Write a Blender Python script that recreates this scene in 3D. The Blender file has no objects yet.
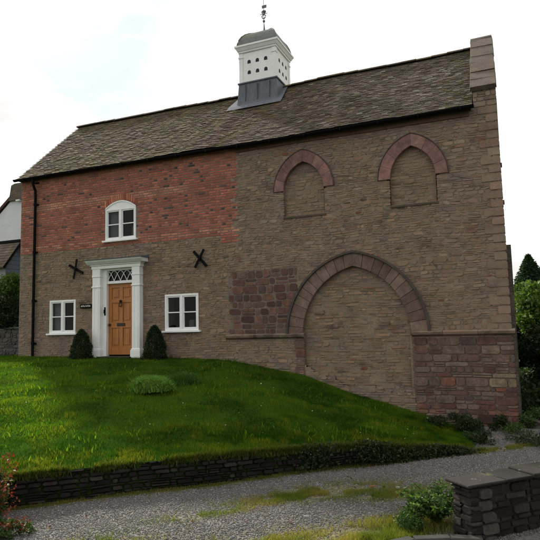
import bpy, math, random
import numpy as np
from mathutils import Matrix, Vector
random.seed(11); RN = np.random.default_rng(5)
S = bpy.context.scene; C = S.collection
R = random.uniform

# ------------------------------------------------------------------ mesh helper
class MB:
    def __init__(s): s.v = []; s.f = []; s.c = []; s.m = []
    def poly(s, pts, col=(1, 1, 1), mi=0):
        n = len(s.v); s.v += [tuple(p) for p in pts]; s.c += [col] * len(pts)
        s.f.append(tuple(range(n, n + len(pts)))); s.m.append(mi)
    def add(s, vs, fs, col=(1, 1, 1), mi=0):
        n = len(s.v); s.v += [tuple(p) for p in vs]; s.c += [col] * len(vs)
        for f in fs: s.f.append(tuple(n + i for i in f)); s.m.append(mi)
    def box(s, x0, x1, y0, y1, z0, z1, col=(1, 1, 1), mi=0, bev=0.0):
        if bev <= 0:
            s.add([(x0,y0,z0),(x1,y0,z0),(x1,y1,z0),(x0,y1,z0),(x0,y0,z1),(x1,y0,z1),(x1,y1,z1),(x0,y1,z1)],
                  [(0,3,2,1),(4,5,6,7),(0,1,5,4),(1,2,6,5),(2,3,7,6),(3,0,4,7)], col, mi)
        else:
            b = bev; vs = []
            for z, q in ((z0, b), (z0+b, 0), (z1-b, 0), (z1, b)):
                vs += [(x0+q+(b if q == 0 else 0),y0+q,z),(x1-q-(b if q == 0 else 0),y0+q,z),(x1-q,y0+q+(b if q == 0 else 0),z),(x1-q,y1-q-(b if q == 0 else 0),z),
                       (x1-q-(b if q == 0 else 0),y1-q,z),(x0+q+(b if q == 0 else 0),y1-q,z),(x0+q,y1-q-(b if q == 0 else 0),z),(x0+q,y0+q+(b if q == 0 else 0),z)]
            fs = [tuple(range(7, -1, -1)), tuple(range(24, 32))]
            for k in range(3):
                for i in range(8): j = (i+1) % 8; fs.append((k*8+i, k*8+j, k*8+8+j, k*8+8+i))
            s.add(vs, fs, col, mi)
    def tube(s, pts, rad, n=8, col=(1, 1, 1), mi=0, cap=True):
        pts = [Vector(p) for p in pts]; rads = rad if isinstance(rad, (list, tuple)) else [rad]*len(pts)
        vs = []; up = Vector((0.13, 0.21, 0.97))
        for i, p in enumerate(pts):
            t = (pts[min(i+1, len(pts)-1)] - pts[max(i-1, 0)]).normalized()
            a = t.cross(up)
            if a.length < .15: a = t.cross(Vector((1, 0, 0)))
            a.normalize(); b = t.cross(a)
            for k in range(n):
                an = 2*math.pi*k/n; vs.append(p + (a*math.cos(an) + b*math.sin(an))*rads[i])
        fs = []
        for i in range(len(pts)-1):
            for k in range(n):
                j = (k+1) % n; fs.append((i*n+k, i*n+j, (i+1)*n+j, (i+1)*n+k))
        if cap: fs += [tuple(range(n-1, -1, -1)), tuple(range((len(pts)-1)*n, len(pts)*n))]
        s.add(vs, fs, col, mi)
    def prism(s, pts2, axis, a0, a1, col=(1, 1, 1), mi=0):
        # pts2 polygon extruded along an axis
        def P(p, a): return (a, p[0], p[1]) if axis == 0 else ((p[0], a, p[1]) if axis == 1 else (p[0], p[1], a))
        n = len(pts2); vs = [P(p, a0) for p in pts2] + [P(p, a1) for p in pts2]
        fs = [tuple(range(n-1, -1, -1)), tuple(range(n, 2*n))] + [(i, (i+1) % n, n+(i+1) % n, n+i) for i in range(n)]
        s.add(vs, fs, col, mi)
    def xf(s, M, start=0):
        for i in range(start, len(s.v)): s.v[i] = tuple(M @ Vector(s.v[i]))

def link(name, me, parent=None):
    o = bpy.data.objects.new(name, me); C.objects.link(o)
    if parent is not None: o.parent = parent
    return o
def build(name, mb, mats, parent=None, smooth=False, recalc=True):
    me = bpy.data.meshes.new(name); me.from_pydata(mb.v, [], mb.f)
    if not isinstance(mats, (list, tuple)): mats = [mats]
    for m in mats: me.materials.append(m)
    if any(mb.m): me.polygons.foreach_set('material_index', mb.m)
    a = me.attributes.new('tint', 'FLOAT_COLOR', 'POINT')
    c = np.ones((len(mb.v), 4), dtype=np.float32); c[:, :3] = np.array(mb.c, dtype=np.float32).reshape(-1, 3); a.data.foreach_set('color', c.ravel())
    if smooth: me.polygons.foreach_set('use_smooth', [True]*len(mb.f))
    me.update()
    if recalc:
        import bmesh
        b = bmesh.new(); b.from_mesh(me); bmesh.ops.recalc_face_normals(b, faces=b.faces); b.to_mesh(me); b.free()
    return link(name, me, parent)
def np_mesh(name, V, F, col, mat, parent=None, smooth=False):
    """V (n,3), F (m,k) equal sized faces, col (n,3)"""
    me = bpy.data.meshes.new(name); n = len(V); m, k = F.shape
    me.vertices.add(n); me.vertices.foreach_set('co', V.astype(np.float32).ravel())
    me.loops.add(m*k); me.loops.foreach_set('vertex_index', F.astype(np.int32).ravel())
    me.polygons.add(m); me.polygons.foreach_set('loop_start', np.arange(0, m*k, k, dtype=np.int32))
    me.materials.append(mat)
    a = me.attributes.new('tint', 'FLOAT_COLOR', 'POINT'); c = np.ones((n, 4), dtype=np.float32); c[:, :3] = col; a.data.foreach_set('color', c.ravel())
    if smooth: me.polygons.foreach_set('use_smooth', [True]*m)
    me.update(); me.validate(); return link(name, me, parent)
def empty(name, loc=(0, 0, 0)):
    o = bpy.data.objects.new(name, None); C.objects.link(o); o.location = loc; return o
def tag(o, label=None, cat=None, group=None, kind=None):
    if label: o['label'] = label
    if cat: o['category'] = cat
    if group: o['group'] = group
    if kind: o['kind'] = kind
    return o

# ------------------------------------------------------------------ materials
def ramp(nt, stops):
    r = nt.nodes.new('ShaderNodeValToRGB'); e = r.color_ramp.elements
    while len(e) < len(stops): e.new(.5)
    for i, (p, c) in enumerate(stops):
        e[i].position = p; e[i].color = (c, c, c, 1) if isinstance(c, (int, float)) else (*c, 1)
    return r
def noise(nt, scale, detail=6, rough=.6, vec=None, mapscale=None, w=None):
    n = nt.nodes.new('ShaderNodeTexNoise'); n.inputs['Scale'].default_value = scale; n.inputs['Detail'].default_value = detail; n.inputs['Roughness'].default_value = rough
    if vec is not None:
        if mapscale:
            mp = nt.nodes.new('ShaderNodeMapping'); mp.inputs['Scale'].default_value = mapscale; nt.links.new(vec, mp.inputs['Vector']); vec = mp.outputs['Vector']
        nt.links.new(vec, n.inputs['Vector'])
    return n
def mix(nt, a, b, fac, mode='MIX'):
    m = nt.nodes.new('ShaderNodeMix'); m.data_type = 'RGBA'; m.blend_type = mode
    for s, k in ((a, 6), (b, 7), (fac, 0)):
        if isinstance(s, (int, float)): m.inputs[k].default_value = s if k == 0 else (s, s, s, 1)
        elif isinstance(s, tuple): m.inputs[k].default_value = (*s, 1)
        else: nt.links.new(s, m.inputs[k])
    return m.outputs[2]
def mat(name, base=(.5, .5, .5), rough=.85, n1=(6, .35), n2=(45, .25), bump=.3, bscale=60, spots=None, tint=True, spec=.3, mapscale=None, smear=None, metal=0, bdist=.01):
    m = bpy.data.materials.new(name); m.use_nodes = True; nt = m.node_tree; b = nt.nodes['Principled BSDF']
    tc = nt.nodes.new('ShaderNodeTexCoord').outputs['Object']
    col = base
    if tint:
        at = nt.nodes.new('ShaderNodeAttribute'); at.attribute_name = 'tint'; at.attribute_type = 'GEOMETRY'
        col = mix(nt, base, at.outputs['Color'], 1.0, 'MULTIPLY')
    for sc, am in (n1, n2):
        if am > 0:
            n = noise(nt, sc, 6, .62, tc, mapscale); r = ramp(nt, [(.28, 1-am), (.72, 1+am*.7)]); nt.links.new(n.outputs['Fac'], r.inputs[0])
            col = mix(nt, col, r.outputs[0], 1.0, 'MULTIPLY')
    for sp in (spots or []):   # (scale, lo, hi, colour)
        n = noise(nt, sp[0], 5, .7, tc); r = ramp(nt, [(sp[1], 0.), (sp[2], 1.)]); nt.links.new(n.outputs['Fac'], r.inputs[0])
        col = mix(nt, col, sp[3], r.outputs[0])
    if smear:
        n = noise(nt, smear[0], 8, .7, tc, (1, 1, 2.2)); r = ramp(nt, [(smear[1], 0.), (smear[2], smear[4])]); nt.links.new(n.outputs['Fac'], r.inputs[0]); col = mix(nt, col, smear[3], r.outputs[0])
    if isinstance(col, tuple): b.inputs['Base Color'].default_value = (*col, 1)
    else: nt.links.new(col, b.inputs['Base Color'])
    b.inputs['Roughness'].default_value = rough; b.inputs['Specular IOR Level'].default_value = spec; b.inputs['Metallic'].default_value = metal
    if bump > 0:
        n = noise(nt, bscale, 8, .65, tc, mapscale); bp = nt.nodes.new('ShaderNodeBump'); bp.inputs['Strength'].default_value = bump; bp.inputs['Distance'].default_value = bdist
        nt.links.new(n.outputs['Fac'], bp.inputs['Height']); nt.links.new(bp.outputs[0], b.inputs['Normal'])
    return m
def leafmat(name, base, trans=.35, rough=.55):
    m = bpy.data.materials.new(name); m.use_nodes = True; nt = m.node_tree; b = nt.nodes['Principled BSDF']; out = nt.nodes['Material Output']
    at = nt.nodes.new('ShaderNodeAttribute'); at.attribute_name = 'tint'
    col = mix(nt, base, at.outputs['Color'], 1.0, 'MULTIPLY'); nt.links.new(col, b.inputs['Base Color'])
    b.inputs['Roughness'].default_value = rough; b.inputs['Specular IOR Level'].default_value = .25
    t = nt.nodes.new('ShaderNodeBsdfTranslucent'); nt.links.new(mix(nt, col, (1.25, 1.3, .55), 1.0, 'MULTIPLY'), t.inputs['Color'])
    mx = nt.nodes.new('ShaderNodeMixShader'); mx.inputs[0].default_value = trans
    nt.links.new(b.outputs[0], mx.inputs[1]); nt.links.new(t.outputs[0], mx.inputs[2]); nt.links.new(mx.outputs[0], out.inputs[0]); return m

M = {}
M['stone'] = mat('rubble_stone', (1.22, 1.11, 1.0), .92, (3.2, .3), (38, .4), .45, 70, [(.9, .56, .72, (.115, .10, .078)), (22, .66, .78, (.28, .25, .21))], mapscale=(1, 1, 1.5), smear=(2.2, .40, .58, (.25, .19, .138), .78))
M['mortar'] = mat('lime_mortar', (.235, .19, .138), .95, (1.5, .35), (30, .35), .8, 50, [(2.2, .55, .75, (.07, .062, .05))])
M['bmortar'] = mat('brick_mortar', (.25, .195, .155), .95, (1.5, .3), (40, .3), .6, 60)
M['dmortar'] = mat('block_mortar', (.19, .15, .115), .95, (1.5, .4), (30, .35), .8, 50)
M['brick'] = mat('red_brick', (1, 1, 1), .93, (2.0, .28), (55, .35), .5, 90, [(14, .64, .78, (.20, .15, .11)), (1.3, .60, .78, (.13, .06, .042))])
M['ashlar'] = mat('sandstone_blocks', (1, 1, 1), .92, (4, .4), (26, .42), .6, 45, [(3, .55, .70, (.075, .058, .05)), (9, .6, .72, (.16, .13, .105))], smear=(2.5, .52, .72, (.12, .10, .085), .35))
M['sand'] = mat('pink_sandstone', (1, 1, 1), .92, (5, .35), (40, .3), .45, 60, [(6, .60, .74, (.12, .10, .085)), (2, .58, .7, (.10, .075, .062))])
M['core'] = mat('wall_core_stone', (.15, .125, .095), .95, (2, .35), (16, .45), .9, 14, tint=False, mapscale=(1, 1, 2.6), bdist=.05)
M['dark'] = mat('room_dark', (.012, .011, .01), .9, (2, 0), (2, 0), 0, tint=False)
M['tile'] = mat('clay_tile', (.92, .82, .72), .93, (1.6, .38), (30, .4), .6, 60, [(1.5, .56, .70, (.085, .08, .036)), (13, .62, .72, (.10, .095, .05))])
M['tile2'] = mat('lichened_tile', (.95, .87, .80), .93, (1.6, .35), (30, .4), .6, 60, [(1.5, .58, .72, (.11, .11, .06)), (26, .61, .68, (.30, .30, .27)), (5, .60, .72, (.10, .09, .075))])
M['white'] = mat('white_paint', (.84, .85, .84), .5, (3, .08), (25, .08), .12, 40, [(5, .66, .82, (.55, .54, .48)), (30, .70, .78, (.5, .47, .4))], spec=.45)
M['render'] = mat('white_render', (.66, .68, .7), .85, (2, .1), (20, .07), .25, 40)
M['lead'] = mat('weathered_lead', (.115, .13, .155), .6, (4, .3), (20, .2), .2, 30, [(6, .6, .75, (.22, .24, .26))], spec=.4, mapscale=(3, 3, .6))
M['domelead'] = mat('dome_lead', (.16, .175, .17), .65, (4, .35), (20, .25), .2, 30, [(3, .52, .66, (.15, .155, .09))], spec=.4)
M['black'] = mat('black_iron', (.004, .0042, .005), .7, (5, .2), (40, .2), .15, 60, spec=.1)
M['wood'] = mat('oak_door', (.43, .165, .04), .5, (2.2, .32), (14, .38), .15, 30, spec=.45, mapscale=(9, 9, .8))
M['plate'] = mat('dark_timber', (.075, .045, .036), .85, (3, .35), (25, .3), .4, 30, mapscale=(.6, 3, 3))
M['curtain'] = mat('curtain_cloth', (.55, .56, .58), .9, (3, .1), (20, .05), .1, 20)
M['slab'] = mat('coping_stone', (.17, .155, .13), .92, (3, .35), (30, .4), .8, 40, [(11, .62, .72, (.16, .155, .13)), (3, .6, .7, (.09, .1, .045))])
M['dry'] = mat('walling_stone', (1, 1, 1), .93, (5, .35), (30, .4), .7, 40, [(5, .60, .70, (.032, .045, .015))])
M['gravelst'] = mat('gravel_stone', (1, 1, 1), .9, (20, .15), (60, .1), 0)
M['asphalt'] = mat('asphalt', (.042, .042, .045), .9, (2, .3), (80, .35), .6, 160, tint=False)
M['kerb'] = mat('kerb_stone', (.04, .038, .035), .9, (4, .3), (30, .3), .5, 40)
M['greyboard'] = mat('grey_board', (.16, .2, .26), .7, (3, .2), (20, .15), .2, 30)
M['bark'] = mat('bark', (.075, .055, .04), .95, (6, .3), (30, .3), .8, 30)
M['leaf'] = leafmat('leaf', (1, 1, 1)); M['blade'] = leafmat('grass_blade', (1, 1, 1), .5, 1.)
def _dif(m):
    nt = m.node_tree; p = nt.nodes['Principled BSDF']; d = nt.nodes.new('ShaderNodeBsdfDiffuse'); nt.links.new(p.inputs['Base Color'].links[0].from_socket, d.inputs['Color'])
    for l in list(p.outputs[0].links): nt.links.new(d.outputs[0], l.to_socket)
    nt.nodes.remove(p)
_dif(M['blade'])
M['paintlet'] = mat('sign_lettering', (.6, .58, .5), .6, (2, 0), (2, 0), 0)
M['brass'] = mat('dark_brass', (.05, .042, .03), .4, (4, .1), (4, 0), 0, metal=.6)
def glass():
    m = bpy.data.materials.new('window_glass'); m.use_nodes = True; nt = m.node_tree; nt.nodes.clear()
    o = nt.nodes.new('ShaderNodeOutputMaterial'); t = nt.nodes.new('ShaderNodeBsdfTransparent'); t.inputs[0].default_value = (.5, .54, .54, 1)
    g = nt.nodes.new('ShaderNodeBsdfGlossy'); g.inputs['Roughness'].default_value = .03; fr = nt.nodes.new('ShaderNodeFresnel'); fr.inputs[0].default_value = 1.28
    n = nt.nodes.new('ShaderNodeTexNoise'); n.inputs['Scale'].default_value = 2.5; b = nt.nodes.new('ShaderNodeBump'); b.inputs['Strength'].default_value = .12; b.inputs['Distance'].default_value = .02
    nt.links.new(n.outputs[0], b.inputs['Height']); nt.links.new(b.outputs[0], g.inputs['Normal'])
    mx = nt.nodes.new('ShaderNodeMixShader'); nt.links.new(fr.outputs[0], mx.inputs[0]); nt.links.new(t.outputs[0], mx.inputs[1]); nt.links.new(g.outputs[0], mx.inputs[2]); nt.links.new(mx.outputs[0], o.inputs[0]); return m
M['glass'] = glass()
def gravelmat():
    m = bpy.data.materials.new('gravel_surface'); m.use_nodes = True; nt = m.node_tree; b = nt.nodes['Principled BSDF']
    tc = nt.nodes.new('ShaderNodeTexCoord').outputs['Object']
    v = nt.nodes.new('ShaderNodeTexVoronoi'); v.inputs['Scale'].default_value = 60; nt.links.new(tc, v.inputs['Vector'])
    r = ramp(nt, [(0, (.075, .07, .064)), (.5, (.115, .108, .10)), (1, (.18, .17, .16))]); sp = nt.nodes.new('ShaderNodeSeparateColor'); nt.links.new(v.outputs['Color'], sp.inputs[0]); nt.links.new(sp.outputs[0], r.inputs[0])
    n = noise(nt, 1.3, 6, .6, tc); rr = ramp(nt, [(.3, .75), (.7, 1.05)]); nt.links.new(n.outputs[0], rr.inputs[0])
    c = mix(nt, r.outputs[0], rr.outputs[0], 1., 'MULTIPLY')
    at = nt.nodes.new('ShaderNodeAttribute'); at.attribute_name = 'tint'; s2 = nt.nodes.new('ShaderNodeSeparateColor'); nt.links.new(at.outputs['Color'], s2.inputs[0])
    n2 = noise(nt, 7, 6, .7, tc); mm = nt.nodes.new('ShaderNodeMath'); mm.operation = 'ADD'; nt.links.new(n2.outputs[0], mm.inputs[0]); nt.links.new(s2.outputs[0], mm.inputs[1])
    r3 = ramp(nt, [(.85, 0.), (1.0, 1.)]); nt.links.new(mm.outputs[0], r3.inputs[0])
    n3 = noise(nt, 18, 4, .6, tc); r4 = ramp(nt, [(.35, (.06, .08, .02)), (.65, (.16, .13, .06))]); nt.links.new(n3.outputs[0], r4.inputs[0])
    c = mix(nt, c, r4.outputs[0], r3.outputs[0]); nt.links.new(c, b.inputs['Base Color']); b.inputs['Roughness'].default_value = .92
    bp = nt.nodes.new('ShaderNodeBump'); bp.inputs['Strength'].default_value = .4; bp.inputs['Distance'].default_value = .008; bp.invert = True; nt.links.new(v.outputs['Distance'], bp.inputs['Height']); nt.links.new(bp.outputs[0], b.inputs['Normal'])
    return m
M['gravel'] = gravelmat()
M['lawn'] = mat('lawn_soil', (.032, .07, .010), 1., (1.2, .4), (30, .4), .7, 40, tint=False, spec=0)
M['field'] = mat('rough_grass', (.03, .05, .012), 1., (.4, .4), (12, .4), .7, 20, tint=False, spec=0)

# ------------------------------------------------------------------ stone laying
def lerpc(a, b, t): return tuple(a[i]+(b[i]-a[i])*t for i in range(3))
def pick(pal):
    a = random.choice(pal); b = random.choice(pal); c = lerpc(a, b, R(0, .5)); k = R(.72, 1.22)
    return tuple(q*k for q in c)
def wob(x, z, a): return a*(math.sin(x*1.7+z*2.1+.4)+.6*math.sin(x*3.9-z*1.3)+.5*math.sin(x*.7+z*5.))/1.6
def stone(mb, x0, x1, z0, z1, yf, yb, col, rough=.3, gap=.008, wa=0., inset=.007):
    w = x1-x0; h = z1-z0
    if w < .02 or h < .015: return
    x0 += gap/2; x1 -= gap/2; z0 += gap/2; z1 -= gap/2; w = x1-x0; h = z1-z0
    cx = min(w*.22, h*.35)*rough; cz = h*.3*rough
    J = lambda a: R(-a, a)
    out = [(x0+cx+J(cx*.7), z0), (x1-cx+J(cx*.7), z0), (x1, z0+cz+J(cz*.6)), (x1, z1-cz+J(cz*.6)), (x1-cx+J(cx*.7), z1), (x0+cx+J(cx*.7), z1), (x0, z1-cz+J(cz*.6)), (x0, z0+cz+J(cz*.6))]
    mx, mz = (x0+x1)/2, (z0+z1)/2; tx = J(.02); tz = J(.04)*rough
    vs = []
    for p in out: vs.append((p[0], yb, p[1]+wob(p[0], p[1], wa)))
    for p in out:
        q = (p[0]+(inset if p[0] < mx else -inset), p[1]+(inset if p[1] < mz else -inset))
        vs.append((q[0], yf+tx*(q[0]-mx)/max(w, .1)*rough+tz*(q[1]-mz)+J(.0015), q[1]+wob(q[0], q[1], wa)))
    fs = [tuple(range(15, 7, -1))] + [(i, (i+1) % 8, 8+(i+1) % 8, 8+i) for i in range(8)]
    mb.add(vs, fs, col)
def lay(mb, inside, zs, x0, x1, hr, wr, pal, yf=-.002, yb=.03, yj=.01, rough=1., gap=.01, wa=0., split=.2, palf=None, inset=.007):
    """fill region with coursed stones; zs = z levels the courses must keep"""
    for a, b in zip(zs[:-1], zs[1:]):
        z = a
        while z < b-1e-4:
            h = R(*hr)
            if b-(z+h) < hr[0]*.8: h = b-z
            if h > hr[1]*1.4: h /= 2
            zc = z+h/2; n = int((x1-x0)/.02); on = None; segs = []
            for i in range(n+2):
                x = x0+i*.02
                ok = i <= n and x <= x1 and inside(x, z+.25*h) and inside(x, z+.75*h)
                if ok and on is None: on = x
                if not ok and on is not None: segs.append((on, min(x, x1))); on = None
            for s0, s1 in segs:
                x = s0
                while x < s1-1e-4:
                    w = R(*wr)*(1 if random.random() > .18 else .5)
                    if s1-(x+w) < wr[0]*.6: w = s1-x
                    c = pick(palf(x, zc) if palf else pal); y = yf+R(-yj, yj)
                    if random.random() < split and h > .065:
                        t = z+h*R(.4, .6); stone(mb, x, x+w, z, t, y, yb, c, rough, gap, wa, inset); stone(mb, x, x+w, t, z+h, y+R(-.004, .004), yb, pick(palf(x, zc) if palf else pal), rough, gap, wa, inset)
                    else: stone(mb, x, x+w, z, z+h, y, yb, c, rough, gap, wa, inset)
                    x += w
            z += h
class Arch:
    def __init__(s, cx, zs, ho, ro, hi, ri, base):
        s.cx, s.zs, s.ho, s.hi, s.base = cx, zs, ho, hi, base; s.top = zs+ro
        s.co = (ro*ro-ho*ho)/(2*ho); s.Ro = ho+s.co; s.ci = (ri*ri-hi*hi)/(2*hi); s.Ri = hi+s.ci
    def half(s, z, c, Rr, h):
        if z <= s.zs: return h
        d = Rr*Rr-(z-s.zs)**2
        return -c+math.sqrt(d) if d > c*c else -1
    def inner(s, x, z, m=0.): return z > s.base and abs(x-s.cx) < s.half(z+m, s.ci, s.Ri, s.hi)-m
    def outer(s, x, z, m=0.): return z > s.zs and abs(x-s.cx) < s.half(z+m, s.co, s.Ro, s.ho)-m
    def pt(s, t, side, o, ex=0.):   # t 0 springing .. 1 apex
        c, Rr = (s.co, s.Ro) if o else (s.ci, s.Ri); a = math.pi-t*math.acos(c/Rr); Rr += ex
        a = math.pi-t*math.acos(c/Rr)
        x = c+Rr*math.cos(a); return (s.cx+side*x, s.zs+Rr*math.sin(a))
    def ring(s, mb, n, yf, yb, pal, gap=.006, yj=.004, exi=0., exo=0.):
        for side in (1, -1):
            k = 0; ts = [0]
            while k < n: ts.append(ts[-1]+R(.8, 1.2)); k += 1
            ts = [q/ts[-1] for q in ts]
            for a, b in zip(ts[:-1], ts[1:]):
                g = gap/2.5; a2, b2 = a+g, b-(g if b < .999 else 0); col = pick(pal); y = yf+R(-yj, yj); m = (a2+b2)/2
                F = []; 
                for tt in (a2, m, b2): F.append(s.pt(tt, side, True, exo))
                for tt in (b2, m, a2): F.append(s.pt(tt, side, False, exi))
                cx = sum(p[0] for p in F)/6; cz = sum(p[1] for p in F)/6
                vs = [(p[0], yb, p[1]) for p in F]+[(p[0], y+.006, p[1]) for p in F]+[(cx+(p[0]-cx)*.95, y, cz+(p[1]-cz)*.95) for p in F]
                fs = [tuple(range(12, 18))]
                for q in (0, 6):
                    for i in range(6): j = (i+1) % 6; fs.append((q+i, q+j, q+6+j, q+6+i))
                mb.add(vs, fs, col)
    def strip(s, mb, yf, yb, col, hood=.045):  # thin hood mould outside the ring
        N = 28
        for side in (1, -1):
            for i in range(N):
                a, b = i/N, (i+1)/N; p = [s.pt(a, side, True, .002), s.pt(b, side, True, .002), s.pt(b, side, True, hood), s.pt(a, side, True, hood)]
                vs = [(q[0], yf, q[1]) for q in p]+[(q[0], yb, q[1]) for q in p]
                mb.add(vs, [(0, 1, 2, 3), (4, 7, 6, 5), (0, 4, 5, 1), (2, 6, 7, 3)] + ([(0, 3, 7, 4)] if i == 0 else []), col)
    def reveal(s, mb, yf, yb, col):
        pts = [(s.cx-s.hi, s.base)]+[s.pt(i/14, 1, False) for i in range(15)]+[s.pt(1-i/14, -1, False) for i in range(15)]+[(s.cx+s.hi, s.base)]
        for p, q in zip(pts[:-1], pts[1:]): mb.poly([(p[0], yf, p[1]), (q[0], yf, q[1]), (q[0], yb, q[1]), (p[0], yb, p[1])], col)

# ------------------------------------------------------------------ THE HOUSE
LX, RX = 0.0, 14.09; EZ = 5.5; RY = 2.65; RZ = 8.1; DEP = 5.3
A1 = Arch(9.48, 4.09, .79, 1.02, .535, .71, 3.42)
A2 = Arch(12.18, 4.06, .80, 1.04, .52, .75, 3.42)
A3 = Arch(10.67, .43, 1.69, 1.95, 1.31, 1.63, -2.0)
WINS = [(1.25, 2.25, .62, 1.61), (5.36, 6.42, .62, 1.61), (3.32, 4.40, 3.27, 4.205)]
DOOR = (2.98, 4.63, -.5, 2.52)
house = tag(empty('stone_house', (7.05, 2.65, 0)), 'long stone and red brick house with tiled roof, blocked arches and white cupola', 'house')
def hb(name, mb, mats, parent=house, smooth=False):
    o = build(name, mb, mats, None, smooth)
    o.parent = parent
    base = Vector((7.05, 2.65, 0))
    if parent is house: o.matrix_parent_inverse = Matrix.Translation(-base)
    return o
def in_open(x, z):
    for w in WINS:
        if w[0] < x < w[1] and w[2] < z < w[3]: return True
    return DOOR[0] < x < DOOR[1] and DOOR[2] < z < DOOR[3]
def brick_zone(x, z):
    if z > 5.47 or x < 0: return False
    e = 7.55 + (.06 if int(z/.15) % 2 else 0)+.05*math.sin(z*9)
    if z > 3.12: return x < e
    if z > 2.9: return 7.08 < x < e
    return False
def dark_zone(x, z): return 7.3+(.1 if int((z-.46)/.22) % 2 else 0) < x < 9.25 and .46 < z < 2.12
def red_zone(x, z): return x > 11.98 and z < .34
def rub_zone(x, z):
    if in_open(x, z) or brick_zone(x, z) or dark_zone(x, z) or red_zone(x, z): return False
    for A in (A1, A2):
        if A.inner(x, z) or A.outer(x, z, .03): return False
        if A.base < z < A.zs and abs(x-A.cx) < A.hi: return False
    if A3.outer(x, z, .04) or (z < .45 and abs(x-A3.cx) < 1.27): return False
    return True
tan = [(.25, .175, .112), (.21, .148, .095), (.275, .205, .14), (.175, .125, .085), (.235, .155, .10)]
grey = [(.20, .168, .138), (.235, .205, .17), (.165, .135, .11), (.19, .16, .137)]
pink = [(.225, .145, .115), (.24, .17, .14), (.195, .125, .10)]
olive = [(.185, .15, .10), (.21, .17, .115), (.155, .125, .085)]
red = [(.21, .085, .058), (.17, .075, .055), (.19, .105, .08)]
darkst = [(.09, .07, .055), (.11, .085, .065)]
def vnz(x, z): return .5+.25*(math.sin(x*1.3+z*.9)+math.sin(x*2.9-z*1.7+1.)*.6+math.sin(z*3.1+x*.6)*.5)
def rubpal(x, z):
    r = random.random()
    if z < -.05+.0*x and x > 6.5 and z < -.0+(-.18)*(x-6.9)+.1: return grey if r < .75 else tan
    if x < .28 and z < 3.2: return grey
    if vnz(x, z) > .62: return grey if r < .55 else pink
    if x < 7.4: return tan if r < .6 else (olive if r < .82 else (darkst if r < .9 else pink))
    if x > 12.9: return grey if r < .35 else (pink if r < .65 else (tan if r < .92 else red))
    return tan if r < .34 else (pink if r < .55 else (grey if r < .75 else (olive if r < .93 else (darkst if r < .97 else red))))
lv = [-1.9, -.5, .34, .62, 1.61, 2.12, 2.52, 3.12, 3.27, 3.42, 4.1, 4.42, 5.47]
sb = MB(); lay(sb, rub_zone, lv, LX, RX, (.04, .105), (.08, .30), tan, -.003, .035, .004, 1.2, .009, .028, .3, rubpal, .006)
# quoins at the right corner
for k in range(26):
    z = .42+k*.195
    if z > 5.5: break
    w = .42 if k % 2 else .26
    stone(sb, RX-w, RX+.012, z, z+.185, -.014+R(-.004, .004), .2, pick(grey+pink), .35, .01, .0)
def basez(x): return float(np.interp(x, [6.5, 6.9, 7.5, 9.4, 10.5, 11.9, 12.7, 14.2], [-.1, -.15, -.21, -.55, -.94, -1.31, -1.56, -1.62]))
lay(sb, lambda x, z: z < basez(x)+.26+.10*math.sin(x*2.3)+.05*math.sin(x*7) and not (x > 9.35 and x < 9.5) and x < 12.6, [-1.9, .4], 6.9, 12.6, (.05, .12), (.12, .34), grey, -.018, .08, .008, .9, .006, .012, .3, lambda x, z: grey if random.random() < .7 else tan, .012)
hb('stonework', sb, M['stone'])
# infill of the three blocked arches
ib = MB()
for A in (A1, A2):
    ib = MB(); lay(ib, lambda x, z: A.inner(x, z, -.05) and z > A.zs-.02 or (A.base < z < A.zs+.02 and abs(x-A.cx) < A.hi), [A.base, A.zs, A.top], A.cx-.6, A.cx+.6, (.06, .11), (.14, .32), tan, .088, .12, .006, .9, .01, .008, .15, lambda x, z: olive if random.random() < .55 else tan)
    hb('arch_infill', ib, M['stone'])
ib = MB()
lay(ib, lambda x, z: (z > .4 and A3.inner(x, z, -.06)) or (z < .45 and abs(x-A3.cx) < 1.285), [-1.9, -.9, .44, 2.02], A3.cx-1.3, A3.cx+1.3, (.045, .09), (.14, .38), tan, .075, .12, .009, .9, .01, .012, .15,
    lambda x, z: (grey if z < -.75 else (darkst if random.random() < .07 else (red if random.random() < .06 else (olive if random.random() < .4 else tan)))))
for x, z in ((9.62, .93), (9.95, .58), (11.2, .62)): stone(ib, x, x+.3, z, z+.11, .05, .1, (.07, .042, .035), .8, .01)
hb('arch_infill', ib, M['stone'])
# mortar bed behind the stones, with the openings left out
xs = sorted(set(np.round(np.concatenate([np.arange(0, 14.09, .06), [14.085], [w[i] for w in WINS for i in (0, 1)], [DOOR[0], DOOR[1]]]), 4)))
zs = sorted(set(np.round(np.concatenate([np.arange(-1.9, 5.5, .06), [5.5], [w[i] for w in WINS for i in (2, 3)], [DOOR[3]]]), 4)))
mb = MB()
for i in range(len(xs)-1):
    for j in range(len(zs)-1):
        x, z = (xs[i]+xs[i+1])/2, (zs[j]+zs[j+1])/2
        if in_open(x, z): continue
        y = .005
        if any((z > A.zs-.05 and A.inner(x, z, -.07)) or (A.base < z < A.zs and abs(x-A.cx) < A.hi) for A in (A1, A2)) : y = .094
        if (z > .4 and A3.inner(x, z, -.07)) or (z < .45 and abs(x-A3.cx) < 1.285): y = .082
        if 6.95 < x < 12.0 and z < basez(x)+.24+.10*math.sin(x*2.3)+.05*math.sin(x*7): y = -.006
        mb.poly([(xs[i], y, zs[j]), (xs[i+1], y, zs[j]), (xs[i+1], y, zs[j+1]), (xs[i], y, zs[j+1])], (1, 1, 1), 1 if brick_zone(x, z) else (2 if dark_zone(x, z) or red_zone(x, z) else 0))
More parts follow.
